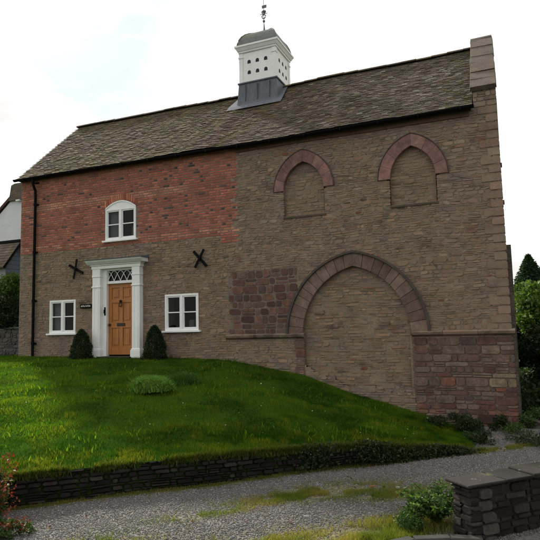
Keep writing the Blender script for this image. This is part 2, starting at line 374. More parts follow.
for x0, x1, z0, z1 in WINS+[DOOR]:
    for p, q in (((x0, z0), (x0, z1)), ((x1, z0), (x1, z1)), ((x0, z1), (x1, z1)), ((x0, z0), (x1, z0))):
        mb.poly([(p[0], .018, p[1]), (q[0], .018, q[1]), (q[0], .45, q[1]), (p[0], .45, p[1])], (1, 1, 1), 0)
mb.poly([(13.6, .004, 5.5), (14.088, .004, 5.5), (14.088, .004, 5.905), (13.6, .004, 5.905)])
for A in (A1, A2, A3): A.reveal(mb, .0, .11, (.9, .9, .9))
for A in (A1, A2): mb.box(A.cx-A.hi-.02, A.cx+A.hi+.04, -.025, .1, A.base-.045, A.base, (.45, .42, .4))  # sill strips under the small arches, tinted dark as painted shadow
hb('mortar', mb, [M['mortar'], M['bmortar'], M['dmortar']])
# core: end walls, back wall, gables, floor
cb = MB()
gable = [(.03, -1.9), (DEP, -1.9), (DEP, EZ-.05), (RY, RZ-.12), (.03, EZ-.05)]
cb.prism(gable, 0, .012, .5); cb.prism(gable, 0, 13.55, RX-.004)
cb.box(.5, 13.55, DEP-.5, DEP, -1.9, EZ-.05)
cb.box(RX-.002, RX+.10, .35, 1.0, -1.8, 2.35); cb.box(RX-.002, RX+.07, .05, 3.2, -1.8, .34)
for z, h in ((4.1, .05), (3.25, .06)): cb.box(RX-.01, RX+.03, .05, .3, z, z+h)
hb('wall', cb, M['core'])
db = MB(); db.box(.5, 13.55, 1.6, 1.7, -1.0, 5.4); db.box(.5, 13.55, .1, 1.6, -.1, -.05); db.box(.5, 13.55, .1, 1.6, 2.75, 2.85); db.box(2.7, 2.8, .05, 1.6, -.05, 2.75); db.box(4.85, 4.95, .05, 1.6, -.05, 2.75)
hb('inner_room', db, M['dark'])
# brickwork
bb = MB(); row = 0; z = 2.9
rb = [(.42, .128, .080), (.37, .11, .072), (.46, .155, .092), (.39, .135, .088), (.33, .10, .07)]
ob = [(.52, .225, .135), (.48, .20, .12), (.46, .205, .135)]
gb = [(.11, .07, .062), (.085, .058, .055), (.14, .078, .065)]
while z < 5.47:
    x = (0 if row % 2 else -.165)+R(-.012, .012); k = 0
    band = 4.42 < z < 4.62+.0 or z < 3.32 or z > 5.22
    while x < 7.75:
        header = (k % 2 == 1); w = (.108 if header else .222)+R(-.006, .006); xc = x+w/2
        if brick_zone(xc, z+.03) and not any(a-.02 < xc < b+.02 and c-.0 < z+.03 < d for a, b, c, d in WINS):
            pal = ob if (3.16 < z < 3.30 and random.random() < .7) or (4.40 < z < 4.62 and xc < 6.2) else (gb if (random.random() < (.035 if not band else .0)+(.07 if header and not band else 0)) else rb)
            x0, x1 = max(x, .0), x+w
            for a, b, c, d in WINS:
                if c < z+.03 < d:
                    if x0 < a < x1: x1 = a
                    if x0 < b < x1: x0 = b
            stone(bb, x0, x1, z, z+.068, -.003+R(-.003, .002), .03, pick(pal), .2, .015, .006, .003)
        x += w; k += 1
    z += .0690; row += 1
# segmental brick arch over the upper window
for k in range(15):
    t = -1+2*(k+.5)/15; px = 3.86+t*.58; pz = 4.235+.20*(1-t*t*1.06)
    stone(bb, px-.037, px+.037, pz, pz+.2, -.012, .03, pick(ob+rb), .1, .008, 0, .003)
hb('brickwork', bb, M['brick'])
# squared blocks
ab = MB()
ap = [(.15, .075, .056), (.17, .085, .065), (.115, .062, .052), (.19, .105, .07), (.15, .10, .08), (.085, .055, .05)]
lay(ab, lambda x, z: dark_zone(x, z) and not A3.outer(x, z, .05), [.46, 2.12], 7.3, 9.3, (.12, .22), (.15, .40), ap, -.006, .03, .006, .7, .022, .014, .15,
    lambda x, z: [(.20, .075, .055)] if (7.55 < x < 7.8 and 1.75 < z < 1.98) else ap)
hb('squared_block_panel', ab, M['ashlar']); ab = MB()
rp = [(.18, .08, .058), (.18, .115, .085), (.14, .078, .06), (.20, .145, .105), (.125, .085, .07), (.17, .13, .10), (.15, .11, .088)]
def rpal(x, z):
    if 13.1 < x < 14 and -.75 < z < -.45: return [(.25, .20, .13)]
    if x > 13.2 and z < -.6 and random.random() < .5: return [(.23, .078, .05), (.085, .05, .042), (.18, .085, .062)]
    return rp if random.random() < .86 else [(.17, .13, .095)]
lay(ab, lambda x, z: red_zone(x, z), [-1.9, -.75, -.45, .34], 11.98, RX+.03, (.10, .21), (.16, .50), rp, -.020, .03, .006, .6, .009, .012, .25, rpal)
hb('corner_blocks', ab, M['ashlar'])
# arches
sp_ = [(.25, .14, .118), (.235, .132, .11), (.255, .148, .125), (.24, .13, .11)]
for A in (A1, A2):
    rb_ = MB(); A.ring(rb_, 4, -.035, .10, sp_, .002, .0015); A.strip(rb_, -.045, .02, (.10, .075, .07), .022)
    rr = A.cx; hb('arch', rb_, M['sand'])
rb_ = MB(); A3.ring(rb_, 11, -.03, .11, [(.215, .145, .11), (.19, .125, .098), (.22, .16, .12), (.185, .13, .105), (.165, .11, .088)], .004)
A3.strip(rb_, -.075, .02, (.085, .07, .06), .055)
hb('arch', rb_, M['sand'])
# string courses
def string(x0, x1):
    m = MB(); x = x0
    while x < x1-.01:
        w = min(R(.5, .9), x1-x); w = x1-x if x1-x-w < .2 else w; c = pick(darkst+pink[:1]); dy = R(-.006, .006)
        m.prism([(.03, .36), (-.02+dy, .36), (-.085+dy, .40), (-.10+dy, .455), (-.06+dy, .475), (.03, .50)], 0, x+.003, x+w-.003, c); x += w
    return m
m = string(7.24, 9.4); hb('string_course', m, M['stone'])
m = string(11.99, RX+.07); hb('string_course', m, M['stone'])
# jamb of the big arch below the springing
m = MB()
for side, xa in ((-1, 9.12), (1, 11.96)):
    z = -1.6
    while z < .34:
        h = min(R(.16, .3), .34-z); w = R(.2, .27)
        if side < 0: stone(m, 9.385-w, 9.395, z, z+h, -.02, .11, pick(rp), .4, .012)
        z += h
hb('arch_jamb', m, M['ashlar'])
# windows
def window(x0, x1, z0, z1, seg=False):
    f = MB(); yf, yb = -.02, .07; e = .055
    zt = z1
    if seg: zt = 4.20
    f.box(x0+.003, x0+e, yf, yb, z0, zt, bev=.004); f.box(x1-e, x1-.003, yf, yb, z0, zt, bev=.004)
    f.box(x0+e, x1-e, yf, yb, z0, z0+e, bev=.004); f.box(x0+e, x1-e, yf, yb, zt-e, zt, bev=.004)
    mid = (x0+x1)/2; f.box(mid-.035, mid+.035, yf-.003, yb, z0+e, zt-e, bev=.004)
    zm = (z0+zt)/2
    for a, b in ((x0+e, mid-.035), (mid+.035, x1-e)):
        s_ = .032
        f.box(a+.002, a+s_, yf+.018, yb-.01, z0+e+.002, zt-e-.002); f.box(b-s_, b-.002, yf+.018, yb-.01, z0+e+.002, zt-e-.002)
        f.box(a+s_, b-s_, yf+.018, yb-.01, z0+e+.002, z0+e+s_); f.box(a+s_, b-s_, yf+.018, yb-.01, zt-e-s_, zt-e-.002)
        f.box(a+s_, b-s_, yf+.024, yb-.02, zm-.014, zm+.014)
    if seg:
        N = 16; pts = [(x0+.003, zt+.002)]+[(mid+(x1-x0-.006)/2*(-1+2*i/N), zt+.02+.2*(1-(-1+2*i/N)**2)) for i in range(N+1)]+[(x1-.003, zt+.002)]
        f.prism(pts, 1, yf+.006, .01)
        N = 16
        for i in range(N):
            a = -1+2*i/N; b = -1+2*(i+1)/N; P = lambda t, d: (mid+(x1-x0-.006)/2*t, zt+.02+.2*(1-t*t)+d)
            f.prism([P(a, -.035), P(b, -.035), P(b, .004), P(a, .004)], 1, yf-.010, yf+.004)
    w = hb('window', f, M['white'])
    g = MB()
    for a, b in ((x0+e+.03, mid-.065), (mid+.065, x1-e-.03)):
        for c, d in ((z0+e+.03, zm-.012), (zm+.012, zt-e-.03)): g.poly([(a, .035, c), (b, .035, c), (b, .035, d), (a, .035, d)])
    sub(g, 'pane', M['glass'], w)
    s2 = MB(); s2.box(x0-.07, x1+.07, -.085, .02, z0-.05, z0-.001, bev=.006); sub(s2, 'sill', M['white'], w)
    return w, mid, zt
def sub(mbx, name, m, parent, smooth=False):
    o = build(name, mbx, m, None, smooth); o.parent = parent; return o
def curtain(a, b, z0, z1, par):
    c = MB(); n = int((b-a)/.012); 
    for i in range(n):
        xa, xb = a+(b-a)*i/n, a+(b-a)*(i+1)/n; ya, yb = .16+.02*math.sin(i*1.3), .16+.02*math.sin((i+1)*1.3)
        c.poly([(xa, ya, z0), (xb, yb, z0), (xb, yb, z1), (xa, ya, z1)])
    sub(c, 'curtain', M['curtain'], par, True)
w, mid, zt = window(*WINS[0]); curtain(1.29, 1.62, .6, 1.6, w)
w, mid, zt = window(*WINS[1]); curtain(6.26, 6.42, .6, 1.6, w)
lampb = MB(); lampb.box(5.98, 6.14, .2, .36, .62, .9, (.6, .5, .4), bev=.03); sub(lampb, 'ornament', M['curtain'], w)
w, mid, zt = window(*WINS[2], True); curtain(3.36, 3.66, 3.25, 4.2, w); lampb = MB(); lampb.box(4.08, 4.22, .2, .36, 3.3, 3.68, (.7, .45, .3), bev=.03); sub(lampb, 'ornament', M['curtain'], w)
# door surround
d = MB()
d.box(2.985, 3.26, -.16, .06, .12, 2.20, bev=.006); d.box(4.37, 4.63, -.16, .06, .12, 2.20, bev=.006)
for a, b in ((2.985, 3.26), (4.37, 4.63)):
    d.box(a-.035, b+.035, -.195, .06, -.12, .115, bev=.008); d.box(a-.02, b+.02, -.18, .06, .117, .15, bev=.006)
    d.box(a+.05, a+.075, -.17, -.158, .2, 2.0); d.box(b-.075, b-.05, -.17, -.158, .2, 2.0)
    d.box(a-.02, b+.02, -.18, .06, 1.9, 1.94, bev=.006); d.box(a-.01, b+.01, -.172, .06, 2.202, 2.25, bev=.006); d.box(a, b, -.165, .06, 2.25, 2.44)
d.box(3.263, 3.40, -.04, .10, -.06, 2.44); d.box(4.29, 4.367, -.04, .10, -.06, 2.44)
d.box(3.40, 4.29, -.03, .10, 2.385, 2.44); d.box(3.40, 4.29, -.02, .10, 2.005, 2.085, bev=.006)
d.box(2.96, 4.66, -.175, .02, 2.442, 2.53)
surround = hb('door_surround', d, M['white'])
c = MB(); c.box(2.93, 4.70, -.21, .01, 2.532, 2.565, bev=.006); c.prism([(.01, 2.567), (-.24, 2.567), (-.33, 2.64), (-.35, 2.68), (.01, 2.68)], 0, 2.86, 4.80)
cano = hb('door_canopy', c, M['white'])
c = MB(); c.prism([(.012, 2.683), (-.375, 2.683), (-.38, 2.70), (.012, 2.765)], 0, 2.83, 4.84); sub(c, 'lead_cover', M['lead'], cano)
# fanlight
f = MB(); n = 4; w_ = .89/n
f.box(3.402, 3.425, .0, .04, 2.087, 2.383); f.box(4.265, 4.288, .0, .04, 2.087, 2.383)
for i in range(-1, n+1):
    for side in (1, -1):
        pts = []
        for k in range(9):
            t = k/8; xx = 3.40+w_*(i+.5)+side*w_*(-.5+ t) ; zz = 2.09+.285*math.sin(t*math.pi/2)
            if 3.405 < xx < 4.285: pts.append((xx, .02, zz))
        if len(pts) > 2: f.tube(pts, .010, 5)
        pts = []
        for k in range(9):
            t = k/8; xx = 3.40+w_*(i+.5)+side*w_*(-1.0+t*1.0); zz = 2.09+.285*math.sin(t*math.pi/2)
            if 3.405 < xx < 4.285: pts.append((xx, .021, zz))
fan = hb('fanlight', f, M['white'])
g = MB(); g.poly([(3.40, .05, 2.085), (4.29, .05, 2.085), (4.29, .05, 2.386), (3.40, .05, 2.386)]); sub(g, 'pane', M['glass'], fan)
# door
d = MB(); X0, X1, Y = 3.403, 4.287, .06
d.box(X0, X1, Y+.02, Y+.05, -.02, 2.003)
st = [(X0, X0+.11), (3.845-.055, 3.845+.055), (X1-.11, X1)]; rl = [(-.02, .20), (.74, .90), (1.46, 1.56), (1.89, 2.003)]
for a, b in st: d.box(a, b, Y-.006, Y+.02, -.02, 2.003)
for a, b in rl:
    d.box(st[0][1], st[1][0], Y-.005, Y+.019, a, b); d.box(st[1][1], st[2][0], Y-.005, Y+.019, a, b)
for (a, b) in ((st[0][1], st[1][0]), (st[1][1], st[2][0])):
    for k in range(3):
        z0, z1 = rl[k][1], rl[k+1][0]; d.box(a+.045, b-.045, Y+.004, Y+.021, z0+.05, z1-.05, bev=.008)
door = hb('door', d, M['wood'])
k = MB(); k.tube([(3.845, Y-.02, 1.52), (3.845, Y-.035, 1.50), (3.845, Y-.035, 1.44)], [.035, .045, .03], 10); 
k.tube([(3.845+.055*math.sin(t), Y-.04, 1.43-.055*math.cos(t)-.03) for t in [i*math.pi/8 for i in range(17)]], .012, 6); sub(k, 'knocker', M['brass'], door)
k = MB(); k.box(3.70, 3.99, Y-.018, Y-.007, .785, .875, bev=.004); k.box(3.73, 3.96, Y-.024, Y-.019, .805, .85, bev=.002); sub(k, 'letter_box', M['brass'], door)
k = MB(); k.tube([(3.46, Y-.006, .83), (3.46, Y-.05, .83), (3.46, Y-.06, .83), (3.46, Y-.08, .83)], [.03, .014, .034, .022], 12); sub(k, 'handle', M['brass'], door)
k = MB(); k.box(3.26, 4.37, -.30, .09, -.16, -.062, (1, .95, .9), bev=.012); hb('doorstep', k, M['kerb'])
k = MB(); k.box(3.325, 3.375, -.052, -.041, 1.10, 1.34, bev=.003); k.tube([(3.35, -.055, 1.27), (3.35, -.09, 1.25), (3.35, -.09, 1.16)], .014, 8); hb('bell_pull', k, M['black'])
# hanging name plate
k = MB(); k.box(2.44, 2.86, -.055, -.03, 1.335, 1.455, bev=.01); k.tube([(2.40, -.04, 1.50), (2.65, -.04, 1.49)], .008, 6); k.tube([(2.5, -.04, 1.45), (2.5, -.04, 1.495)], .005, 5); plate = hb('name_plate', k, M['black'])
k = MB(); random.seed(4); x = 2.49
for L in (4, 5):
    for i in range(L):
        k.box(x, x+.018, -.059, -.056, 1.375+R(0, .004), 1.415+R(0, .01)); 
        if random.random() < .6: k.box(x+.018, x+.03, -.059, -.056, 1.375+.02*random.choice([0, 1, 2]), 1.384+.02*random.choice([0, 1])+.012)
        x += .036
    x += .02
sub(k, 'lettering', M['paintlet'], plate)
# iron pattress crosses
for cx, cz, an in ((2.275, 2.51, .15), (6.50, 2.53, .0)):
    k = MB()
    for a, L in ((math.radians(70)+an*1., .30), (math.radians(-32)+an*.6, .30)) if cx < 3 else ((math.radians(60), .28), (math.radians(-47), .29)):
        n0 = len(k.v); k.box(-L, L, -.085 if a > 0 else -.065, -.066 if a > 0 else -.03, -.036, .036, bev=.005)
        k.xf(Matrix.Translation((cx, 0, cz)) @ Matrix.Rotation(-a, 4, 'Y'), n0)
    k.tube([(cx, -.10, cz), (cx, 0.0, cz)], .035, 8); hb('wall_tie', k, M['black'])
# wall plate / fascia, gutter, downpipe
k = MB(); k.box(7.62, 13.5, -.03, .02, 5.30, 5.44, (1.7, 1.6, 1.5)); k.box(.0, 13.55, -.12, -.0, 5.43, 5.50, (.5, .5, .5)); hb('fascia', k, M['plate'])
k = MB(); N = 8
def gz(x): return 5.40-.0*x+.02*math.sin(x*.45+1.)
xsg = [ -.12+i*(13.62+.12)/30 for i in range(31)]
for i in range(30):
    for j in range(N):
        a, b = math.pi+math.pi*j/N, math.pi+math.pi*(j+1)/N; r_ = .065
        P = lambda x, t, rr: (x, -.19+rr*math.cos(t), gz(x)+.06+rr*math.sin(t))
        k.poly([P(xsg[i], a, r_), P(xsg[i+1], a, r_), P(xsg[i+1], b, r_), P(xsg[i], b, r_)]); k.poly([P(xsg[i], a, r_-.006), P(xsg[i], b, r_-.006), P(xsg[i+1], b, r_-.006), P(xsg[i+1], a, r_-.006)])
for x in (-.12, 13.62): k.poly([(x, -.19+.065*math.cos(math.pi+math.pi*j/8), gz(x)+.06+.065*math.sin(math.pi+math.pi*j/8)) for j in range(9)])
for i in range(15): k.box(.3+i*.93, .33+i*.93, -.262, -.11, gz(i)-.012, gz(i)+.06)
hb('gutter', k, M['black'], smooth=False)
k = MB(); px = .66; k.tube([(px, -.19, 5.40), (px, -.19, 5.30), (px, -.15, 5.20), (px, -.085, 5.08), (px, -.075, 4.95), (px, -.075, -.1)], .042, 10)
for z in (5.30, 4.6, 3.1, 1.6, .3): k.tube([(px, -.075 if z < 5 else -.19, z), (px, -.075 if z < 5 else -.19, z+.07)], .054, 10); k.box(px-.08, px+.08, -.05, .0, z+.01, z+.05)
hb('downpipe', k, M['black'])
# ------------------------------------------------------------------ roof
SL = math.atan2(RZ-5.5, RY+.14)
def roofpt(x, s, side=1, lift=0.):   # s distance up slope from the eaves
    L = math.hypot(RZ-5.5, RY+.14); t = s/L
    sag = -.045*math.sin(math.pi*x/13.6)*math.sin(min(t, 1)*1.7)+.018*math.sin(x*1.3+t*2)+.02*math.sin(x*.8)*t
    if 5.9 < x < 7.0: sag += .015
    y = -.14+s*math.cos(SL)-lift*math.sin(SL); z = 5.5+s*math.sin(SL)+lift*math.cos(SL)+sag
    return (x, y if side > 0 else 2*RY-y, z)
rfm = MB(); Ls = math.hypot(RZ-5.5, RY+.14)
und = MB()
for side in (1, -1):
    for i in range(34):
        xa, xb = -.04+i*(13.6)/34, -.04+(i+1)*13.6/34
        for j in range(6):
            sa, sb_ = Ls*j/6, Ls*(j+1)/6; und.poly([roofpt(xa, sa, side, -.03), roofpt(xb, sa, side, -.03), roofpt(xb, sb_, side, -.03), roofpt(xa, sb_, side, -.03)])
tp = [(.135, .105, .072), (.11, .088, .06), (.155, .12, .085), (.10, .088, .056), (.122, .10, .062)]
tmoss = [(.10, .10, .038), (.125, .12, .045), (.08, .085, .035)]
tgrey = [(.135, .122, .102), (.115, .103, .085), (.155, .14, .12), (.10, .09, .075)]
tred = [(.12, .078, .062), (.10, .068, .055), (.135, .095, .078)]
def tilecol(x, s):
    r = random.random(); t = s/Ls
    xx = x-7.6-(t-.8)*1.1
    if t < .9 and -.55 < xx < .15 and r < .7: return pick(tred)
    if x > 8.0+(t-.5)*1.2: 
        c = pick(tgrey if r < .7 else tp)
        if random.random() < .02+.012*max(0, x-10): c = (.25, .25, .225)
        if x > 12.9 and r > .7: c = pick(tmoss)
        return c
    if r < .30+.45*max(0, .35-t): return pick(tmoss)
    return pick(tp if r < .88 else tgrey)
gauge = .094
for side in (1, -1):
    s = -.03; row = 0
    while s < Ls-.02:
        x = -.10+(.075 if row % 2 else 0) + R(-.01, .01)
        while x < 13.56:
            w = .150+R(-.004, .004); xa, xb = x+.002, min(x+w-.002, 13.58); j = R(-.012, .012)*(1 if random.random() < .85 else 2.2); l0 = .018+R(-.003, .010); l1 = .004; th = .011
            p = [roofpt(xa, s+j, side, l0+R(-.002, .004)), roofpt(xb, s+j+R(-.006, .006), side, l0+R(-.002, .004)), roofpt(xb, s+gauge+.04, side, l1), roofpt(xa, s+gauge+.04, side, l1),
                 roofpt(xa, s+j, side, l0-th), roofpt(xb, s+j, side, l0-th)]
            rfm.add(p, [(0, 1, 2, 3), (4, 5, 1, 0), (4, 0, 3), (1, 5, 2)], tilecol(x, s) if side > 0 else pick(tp), 1 if random.random() < min(.8, max(.04, (x-7.5)*.16)) else 0); x += w
        s += gauge; row += 1
roof = hb('roof', rfm, [M['tile'], M['tile2']]); sub(und, 'underlay', M['plate'], roof)
rt = MB(); x = -.1
while x < 13.5:
    w = .42; xa, xb = x, min(x+w, 13.57); z0 = roofpt((xa+xb)/2, Ls, 1)[2]-.03+R(-.008, .008); c = pick(tp+tgrey)
    n0 = 7; vs = []
    for xx in (xa+.003, xb-.003):
        for q in range(n0): a = math.radians(15+150*q/(n0-1)); vs.append((xx, RY+.135*math.cos(a), z0+.115*math.sin(a)-.01))
    rt.add(vs, [(q, q+1, n0+q+1, n0+q) for q in range(n0-1)]+[tuple(range(n0)), tuple(range(2*n0-1, n0-1, -1))], c); x += w
sub(rt, 'ridge_tile', M['tile'], roof)
# verge mortar at the left end
k = MB()
for side in (1, -1):
    a, b = roofpt(-.06, -.02, side, -.05), roofpt(-.06, Ls, side, -.05); a2, b2 = roofpt(.03, -.02, side, .0), roofpt(.03, Ls, side, .0)
    k.add([a, b, (a2[0], b[1], b[2]), (a2[0], a[1], a[2]), (a[0], a[1], a[2]+.05), (b[0], b[1], b[2]+.05), (a2[0], b[1], b[2]+.05), (a2[0], a[1], a[2]+.05)], [(0,1,2,3),(4,7,6,5),(0,4,5,1),(1,5,6,2),(2,6,7,3),(3,7,4,0)], (.8, .8, .8))
sub(k, 'verge', M['mortar'], roof)
# left kneeler
k = MB(); 
for i in range(5): stone(k, -.16-.02*i*0, .02, 5.0+i*.1, 5.1+i*.1, .02, .5, pick(grey), .4)
# right hand parapet with stepped coping
k = MB(); N = 13
prof = [(.03, 5.2), (.03, 5.91), (.05, 5.93), (RY, RZ+.2), (2*RY-.05, 5.93), (DEP, 5.72), (DEP, 5.2)]
k.prism(prof, 0, 13.60, RX-.002, (1.1, 1.1, 1.1)); par = hb('parapet', k, M['core'])
fs_ = MB(); lay(fs_, lambda x, z: True, [5.47, 5.93], 13.6, RX+.012, (.08, .14), (.12, .3), grey, -.012, .04, .005, .5, .01); sub(fs_, 'kneeler', M['stone'], par); par.children[0].matrix_parent_inverse = Matrix.Identity(4)
cp = MB(); sl2 = math.atan2(RZ+.2-5.93, RY-.05)
for side in (1, -1):
    L = math.hypot(RZ+.2-5.93, RY-.05); s = -.12
    while s < L:
        ln = min(R(.3, .75), L+.05-s); h0, h1 = .10+R(-.008, .008), .09+R(-.008, .008); dx = R(-.008, .008); hx = R(-.012, .012)
        def P(x, s_, h):
            y = .05+s_*math.cos(sl2)-h*math.sin(sl2); z = 5.93+s_*math.sin(sl2)+h*math.cos(sl2); return (x, y if side > 0 else 2*RY-y, z)
        xa, xb = 13.54+dx, RX+.02+dx; e = s+ln-.008
        cp.add([P(xa, s, 0), P(xb, s, 0), P(xb, e, 0), P(xa, e, 0), P(xa+.015, s+R(-.01, .01), h0), P(xb-.02, s+R(-.01, .01), h0+hx), P(xb-.02, e, h1+hx), P(xa+.015, e, h1)], [(0,3,2,1),(4,5,6,7),(0,1,5,4),(1,2,6,5),(2,3,7,6),(3,0,4,7)], tuple(q*R(.85, 1.1) for q in (.78, .70, .60))); s += ln
sub(cp, 'coping', M['slab'], par)
# ------------------------------------------------------------------ cupola
CX, CY = 7.40, 2.65
def sq(mb, h0, h1, z0, z1, col=(1, 1, 1)):
    vs = [(CX+a*h0, CY+b*h0, z0) for a, b in ((-1, -1), (1, -1), (1, 1), (-1, 1))]+[(CX+a*h1, CY+b*h1, z1) for a, b in ((-1, -1), (1, -1), (1, 1), (-1, 1))]
    mb.add(vs, [(0,3,2,1),(4,5,6,7),(0,1,5,4),(1,2,6,5),(2,3,7,6),(3,0,4,7)], col)
k = MB(); sq(k, .60, .60, 8.19, 9.17)
for a in (-1, 1):
    for b in (-1, 1): 
        x0, y0 = CX+a*.555, CY+b*.555; k.box(x0-.065, x0+.065, y0-.065, y0+.065, 8.2, 9.16, bev=.004); k.box(x0-.08, x0+.08, y0-.08, y0+.08, 9.0, 9.05, bev=.004)
cup = hb('cupola', k, M['white'])
k = MB(); sq(k, .74, .67, 7.2, 7.56); sq(k, .67, .63, 7.562, 8.16); sq(k, .66, .66, 8.162, 8.20); k.prism([(-.9, 0), (.9, 0), (.9, .02), (-.9, .02)], 1, 0, .01) if False else None
for sx in (-1, 0, 1):
    k.box(CX+sx*.40-.012, CX+sx*.40+.012, CY-.69, CY-.62, 7.6, 8.1)
sub(k, 'lead_base', M['lead'], cup)
# lead flashing apron on the tiles
k = MB()
for xa, xb, s0, s1 in ((CX-.95, CX+.85, 2.62, 2.86),):
    k.poly([roofpt(xa, s0, 1, .045), roofpt(xb, s0, 1, .045), roofpt(xb, s1, 1, .06), roofpt(xa, s1, 1, .06)])
k.poly([roofpt(CX-.95, 2.86, 1, .06), roofpt(CX-.6, 2.86, 1, .06), roofpt(CX-.6, Ls, 1, .06), roofpt(CX-.78, Ls, 1, .06)]); k.poly([roofpt(CX+.6, 2.86, 1, .06), roofpt(CX+.85, 2.86, 1, .06), roofpt(CX+.78, Ls, 1, .06), roofpt(CX+.6, Ls, 1, .06)])
sub(k, 'flashing', M['lead'], cup)
k = MB(); sq(k, .635, .645, 9.172, 9.23); sq(k, .66, .71, 9.232, 9.33); sq(k, .725, .725, 9.332, 9.39); sub(k, 'cornice', M['white'], cup)
k = MB(); prof = [(.66, 9.392), (.645, 9.50), (.61, 9.62), (.55, 9.74), (.46, 9.84), (.36, 9.905), (.26, 9.945), (.18, 9.955)]
for (h0, z0), (h1, z1) in zip(prof[:-1], prof[1:]):
    vs = [(CX+a*h0, CY+b*h0, z0) for a, b in ((-1, -1), (1, -1), (1, 1), (-1, 1))]+[(CX+a*h1, CY+b*h1, z1) for a, b in ((-1, -1), (1, -1), (1, 1), (-1, 1))]
    k.add(vs, [(0,1,5,4),(1,2,6,5),(2,3,7,6),(3,0,4,7)])
k.poly([(CX+a*.18, CY+b*.18, 9.955) for a, b in ((-1, -1), (1, -1), (1, 1), (-1, 1))])
for a, b in ((-1, -1), (1, -1), (1, 1), (-1, 1)): k.tube([(CX+a*h, CY+b*h, z) for h, z in prof], .022, 6)
dome = sub(k, 'dome', M['domelead'], cup)
k = MB(); k.tube([(CX, CY, 9.9), (CX, CY, 10.05), (CX, CY, 10.2), (CX, CY, 10.35), (CX, CY, 11.6)], [.07, .05, .03, .014, .009], 8)
def ball(mb, c, r, n=8, col=(1, 1, 1), zs_=1.):
    vs = []; fs = []
    for i in range(1, n):
        for j in range(n): a = math.pi*i/n; b = 2*math.pi*j/n; vs.append((c[0]+r*math.sin(a)*math.cos(b), c[1]+r*math.sin(a)*math.sin(b), c[2]+r*zs_*math.cos(a)))
    for i in range(n-2):
        for j in range(n): fs.append((i*n+j, i*n+(j+1) % n, (i+1)*n+(j+1) % n, (i+1)*n+j))
    fs += [tuple(range(n)), tuple(range((n-2)*n, (n-1)*n))]; mb.add(vs, fs, col)
ball(k, (CX, CY, 10.42), .045); ball(k, (CX, CY, 10.75), .05)
for i in range(14):   # scrolled vane
    pass
k.tube([(CX+.07*math.sin(t*.9), CY, 10.50+t*.045) for t in range(7)], .018, 6); k.tube([(CX-.07*math.sin(t*.9), CY, 10.50+t*.045) for t in range(7)], .018, 6)
k.box(CX-.06, CX+.10, CY-.006, CY+.006, 10.86, 10.96); k.box(CX-.13, CX+.13, CY-.008, CY+.008, 10.66, 10.675)
sub(k, 'weathervane', mat('vane_metal', (.16, .17, .19), .5, (3, .1), (3, 0), 0, tint=False), cup)
def hole(mb, c, face):
    w, h = .055, .12; pts = [(-w, 0), (w, 0)]+[(w*math.cos(math.pi*i/6), h-w+w*math.sin(math.pi*i/6)) for i in range(7)]
    if face == 'f': mb.prism([(c[0]+p[0], c[2]+p[1]) for p in pts], 1, CY-.6035, CY-.58)
    else: mb.prism([(c[1]+p[0], c[2]+p[1]) for p in pts], 0, CX+.58, CX+.6035)
for face in 'fr':
    for r_ in range(2):
        for q in range(3):
            k = MB(); o = (q-1)*.28; z = 8.46+r_*.34; hole(k, (CX+o, CY+o, z), face)
            sub(k, 'pigeon_hole', mat('hole_dark', (.028, .03, .034), .8, (2, 0), (2, 0), 0) if not bpy.data.materials.get('hole_dark') else bpy.data.materials['hole_dark'], cup)

# ------------------------------------------------------------------ GROUND
GZ = -1.58
def yw(x): return -7.55+(x-8.1)*.938
def ip(x, t): return float(np.interp(x, [a for a, b in t], [b for a, b in t]))
Z0 = [(-6, .0), (-1, -.05), (5, -.10), (6.9, -.15), (7.5, -.21), (9.4, -.55), (10.5, -.94), (11.9, -1.31), (12.7, -1.56), (13.4, -1.62)]
ZT = [(-6, -1.15), (10, -1.18), (11.5, -1.24), (12.6, -1.40), (13.4, -1.58)]
def lawnz(x, y):
    z0, zt = ip(x, Z0), ip(x, ZT); a = yw(x)
    if y >= 0: return z0
    v = max(0, min(1, (y-a)/(0-a) if a < -.01 else 1))
    return zt+(z0-zt)*(1-(1-v)**1.35)+.02*math.sin(x*1.9+y*1.1)*v*(1-v)*3+.03*math.sin(x*.9-y*1.7)*v*(1-v)*3+(.016*math.sin(x*3.7+y*1.3)+.014*math.sin(y*4.3-x*2.1+1.)+.012*math.sin(x*6.3-y*5.1))*min(1, v*5)*min(1, (1-v)*4)
# lawn sheet
nx, ny = 110, 70; V = []; F = []
for i in range(nx+1):
    x = -6+i*(13.35+6)/nx; a = yw(x)-.02; b = .3 if x > -.2 else .55
    for j in range(ny+1):
        y = a+(b-a)*j/ny; V.append((x, y, lawnz(x, y)))
for i in range(nx):
    for j in range(ny): q = i*(ny+1)+j; F.append((q, q+ny+1, q+ny+2, q+1))
o = np_mesh('lawn', np.array(V), np.array(F), np.ones((len(V), 3)), M['lawn'], None, True); tag(o, kind='structure')
# wide ground to the horizon
m = MB(); m.poly([(-900, -900, -1.66), (900, -900, -1.66), (900, 1400, -1.66), (-900, 1400, -1.66)]); o = build('ground', m, M['field'], recalc=False); tag(o, kind='structure')
# garden terrace behind and beside the house
m = MB(); m.prism([(.5, -1.7), (.5, -.04), (30, .4), (60, -1.7)], 0, -40, -.02); o = build('garden_ground', m, M['field']); tag(o, kind='structure')
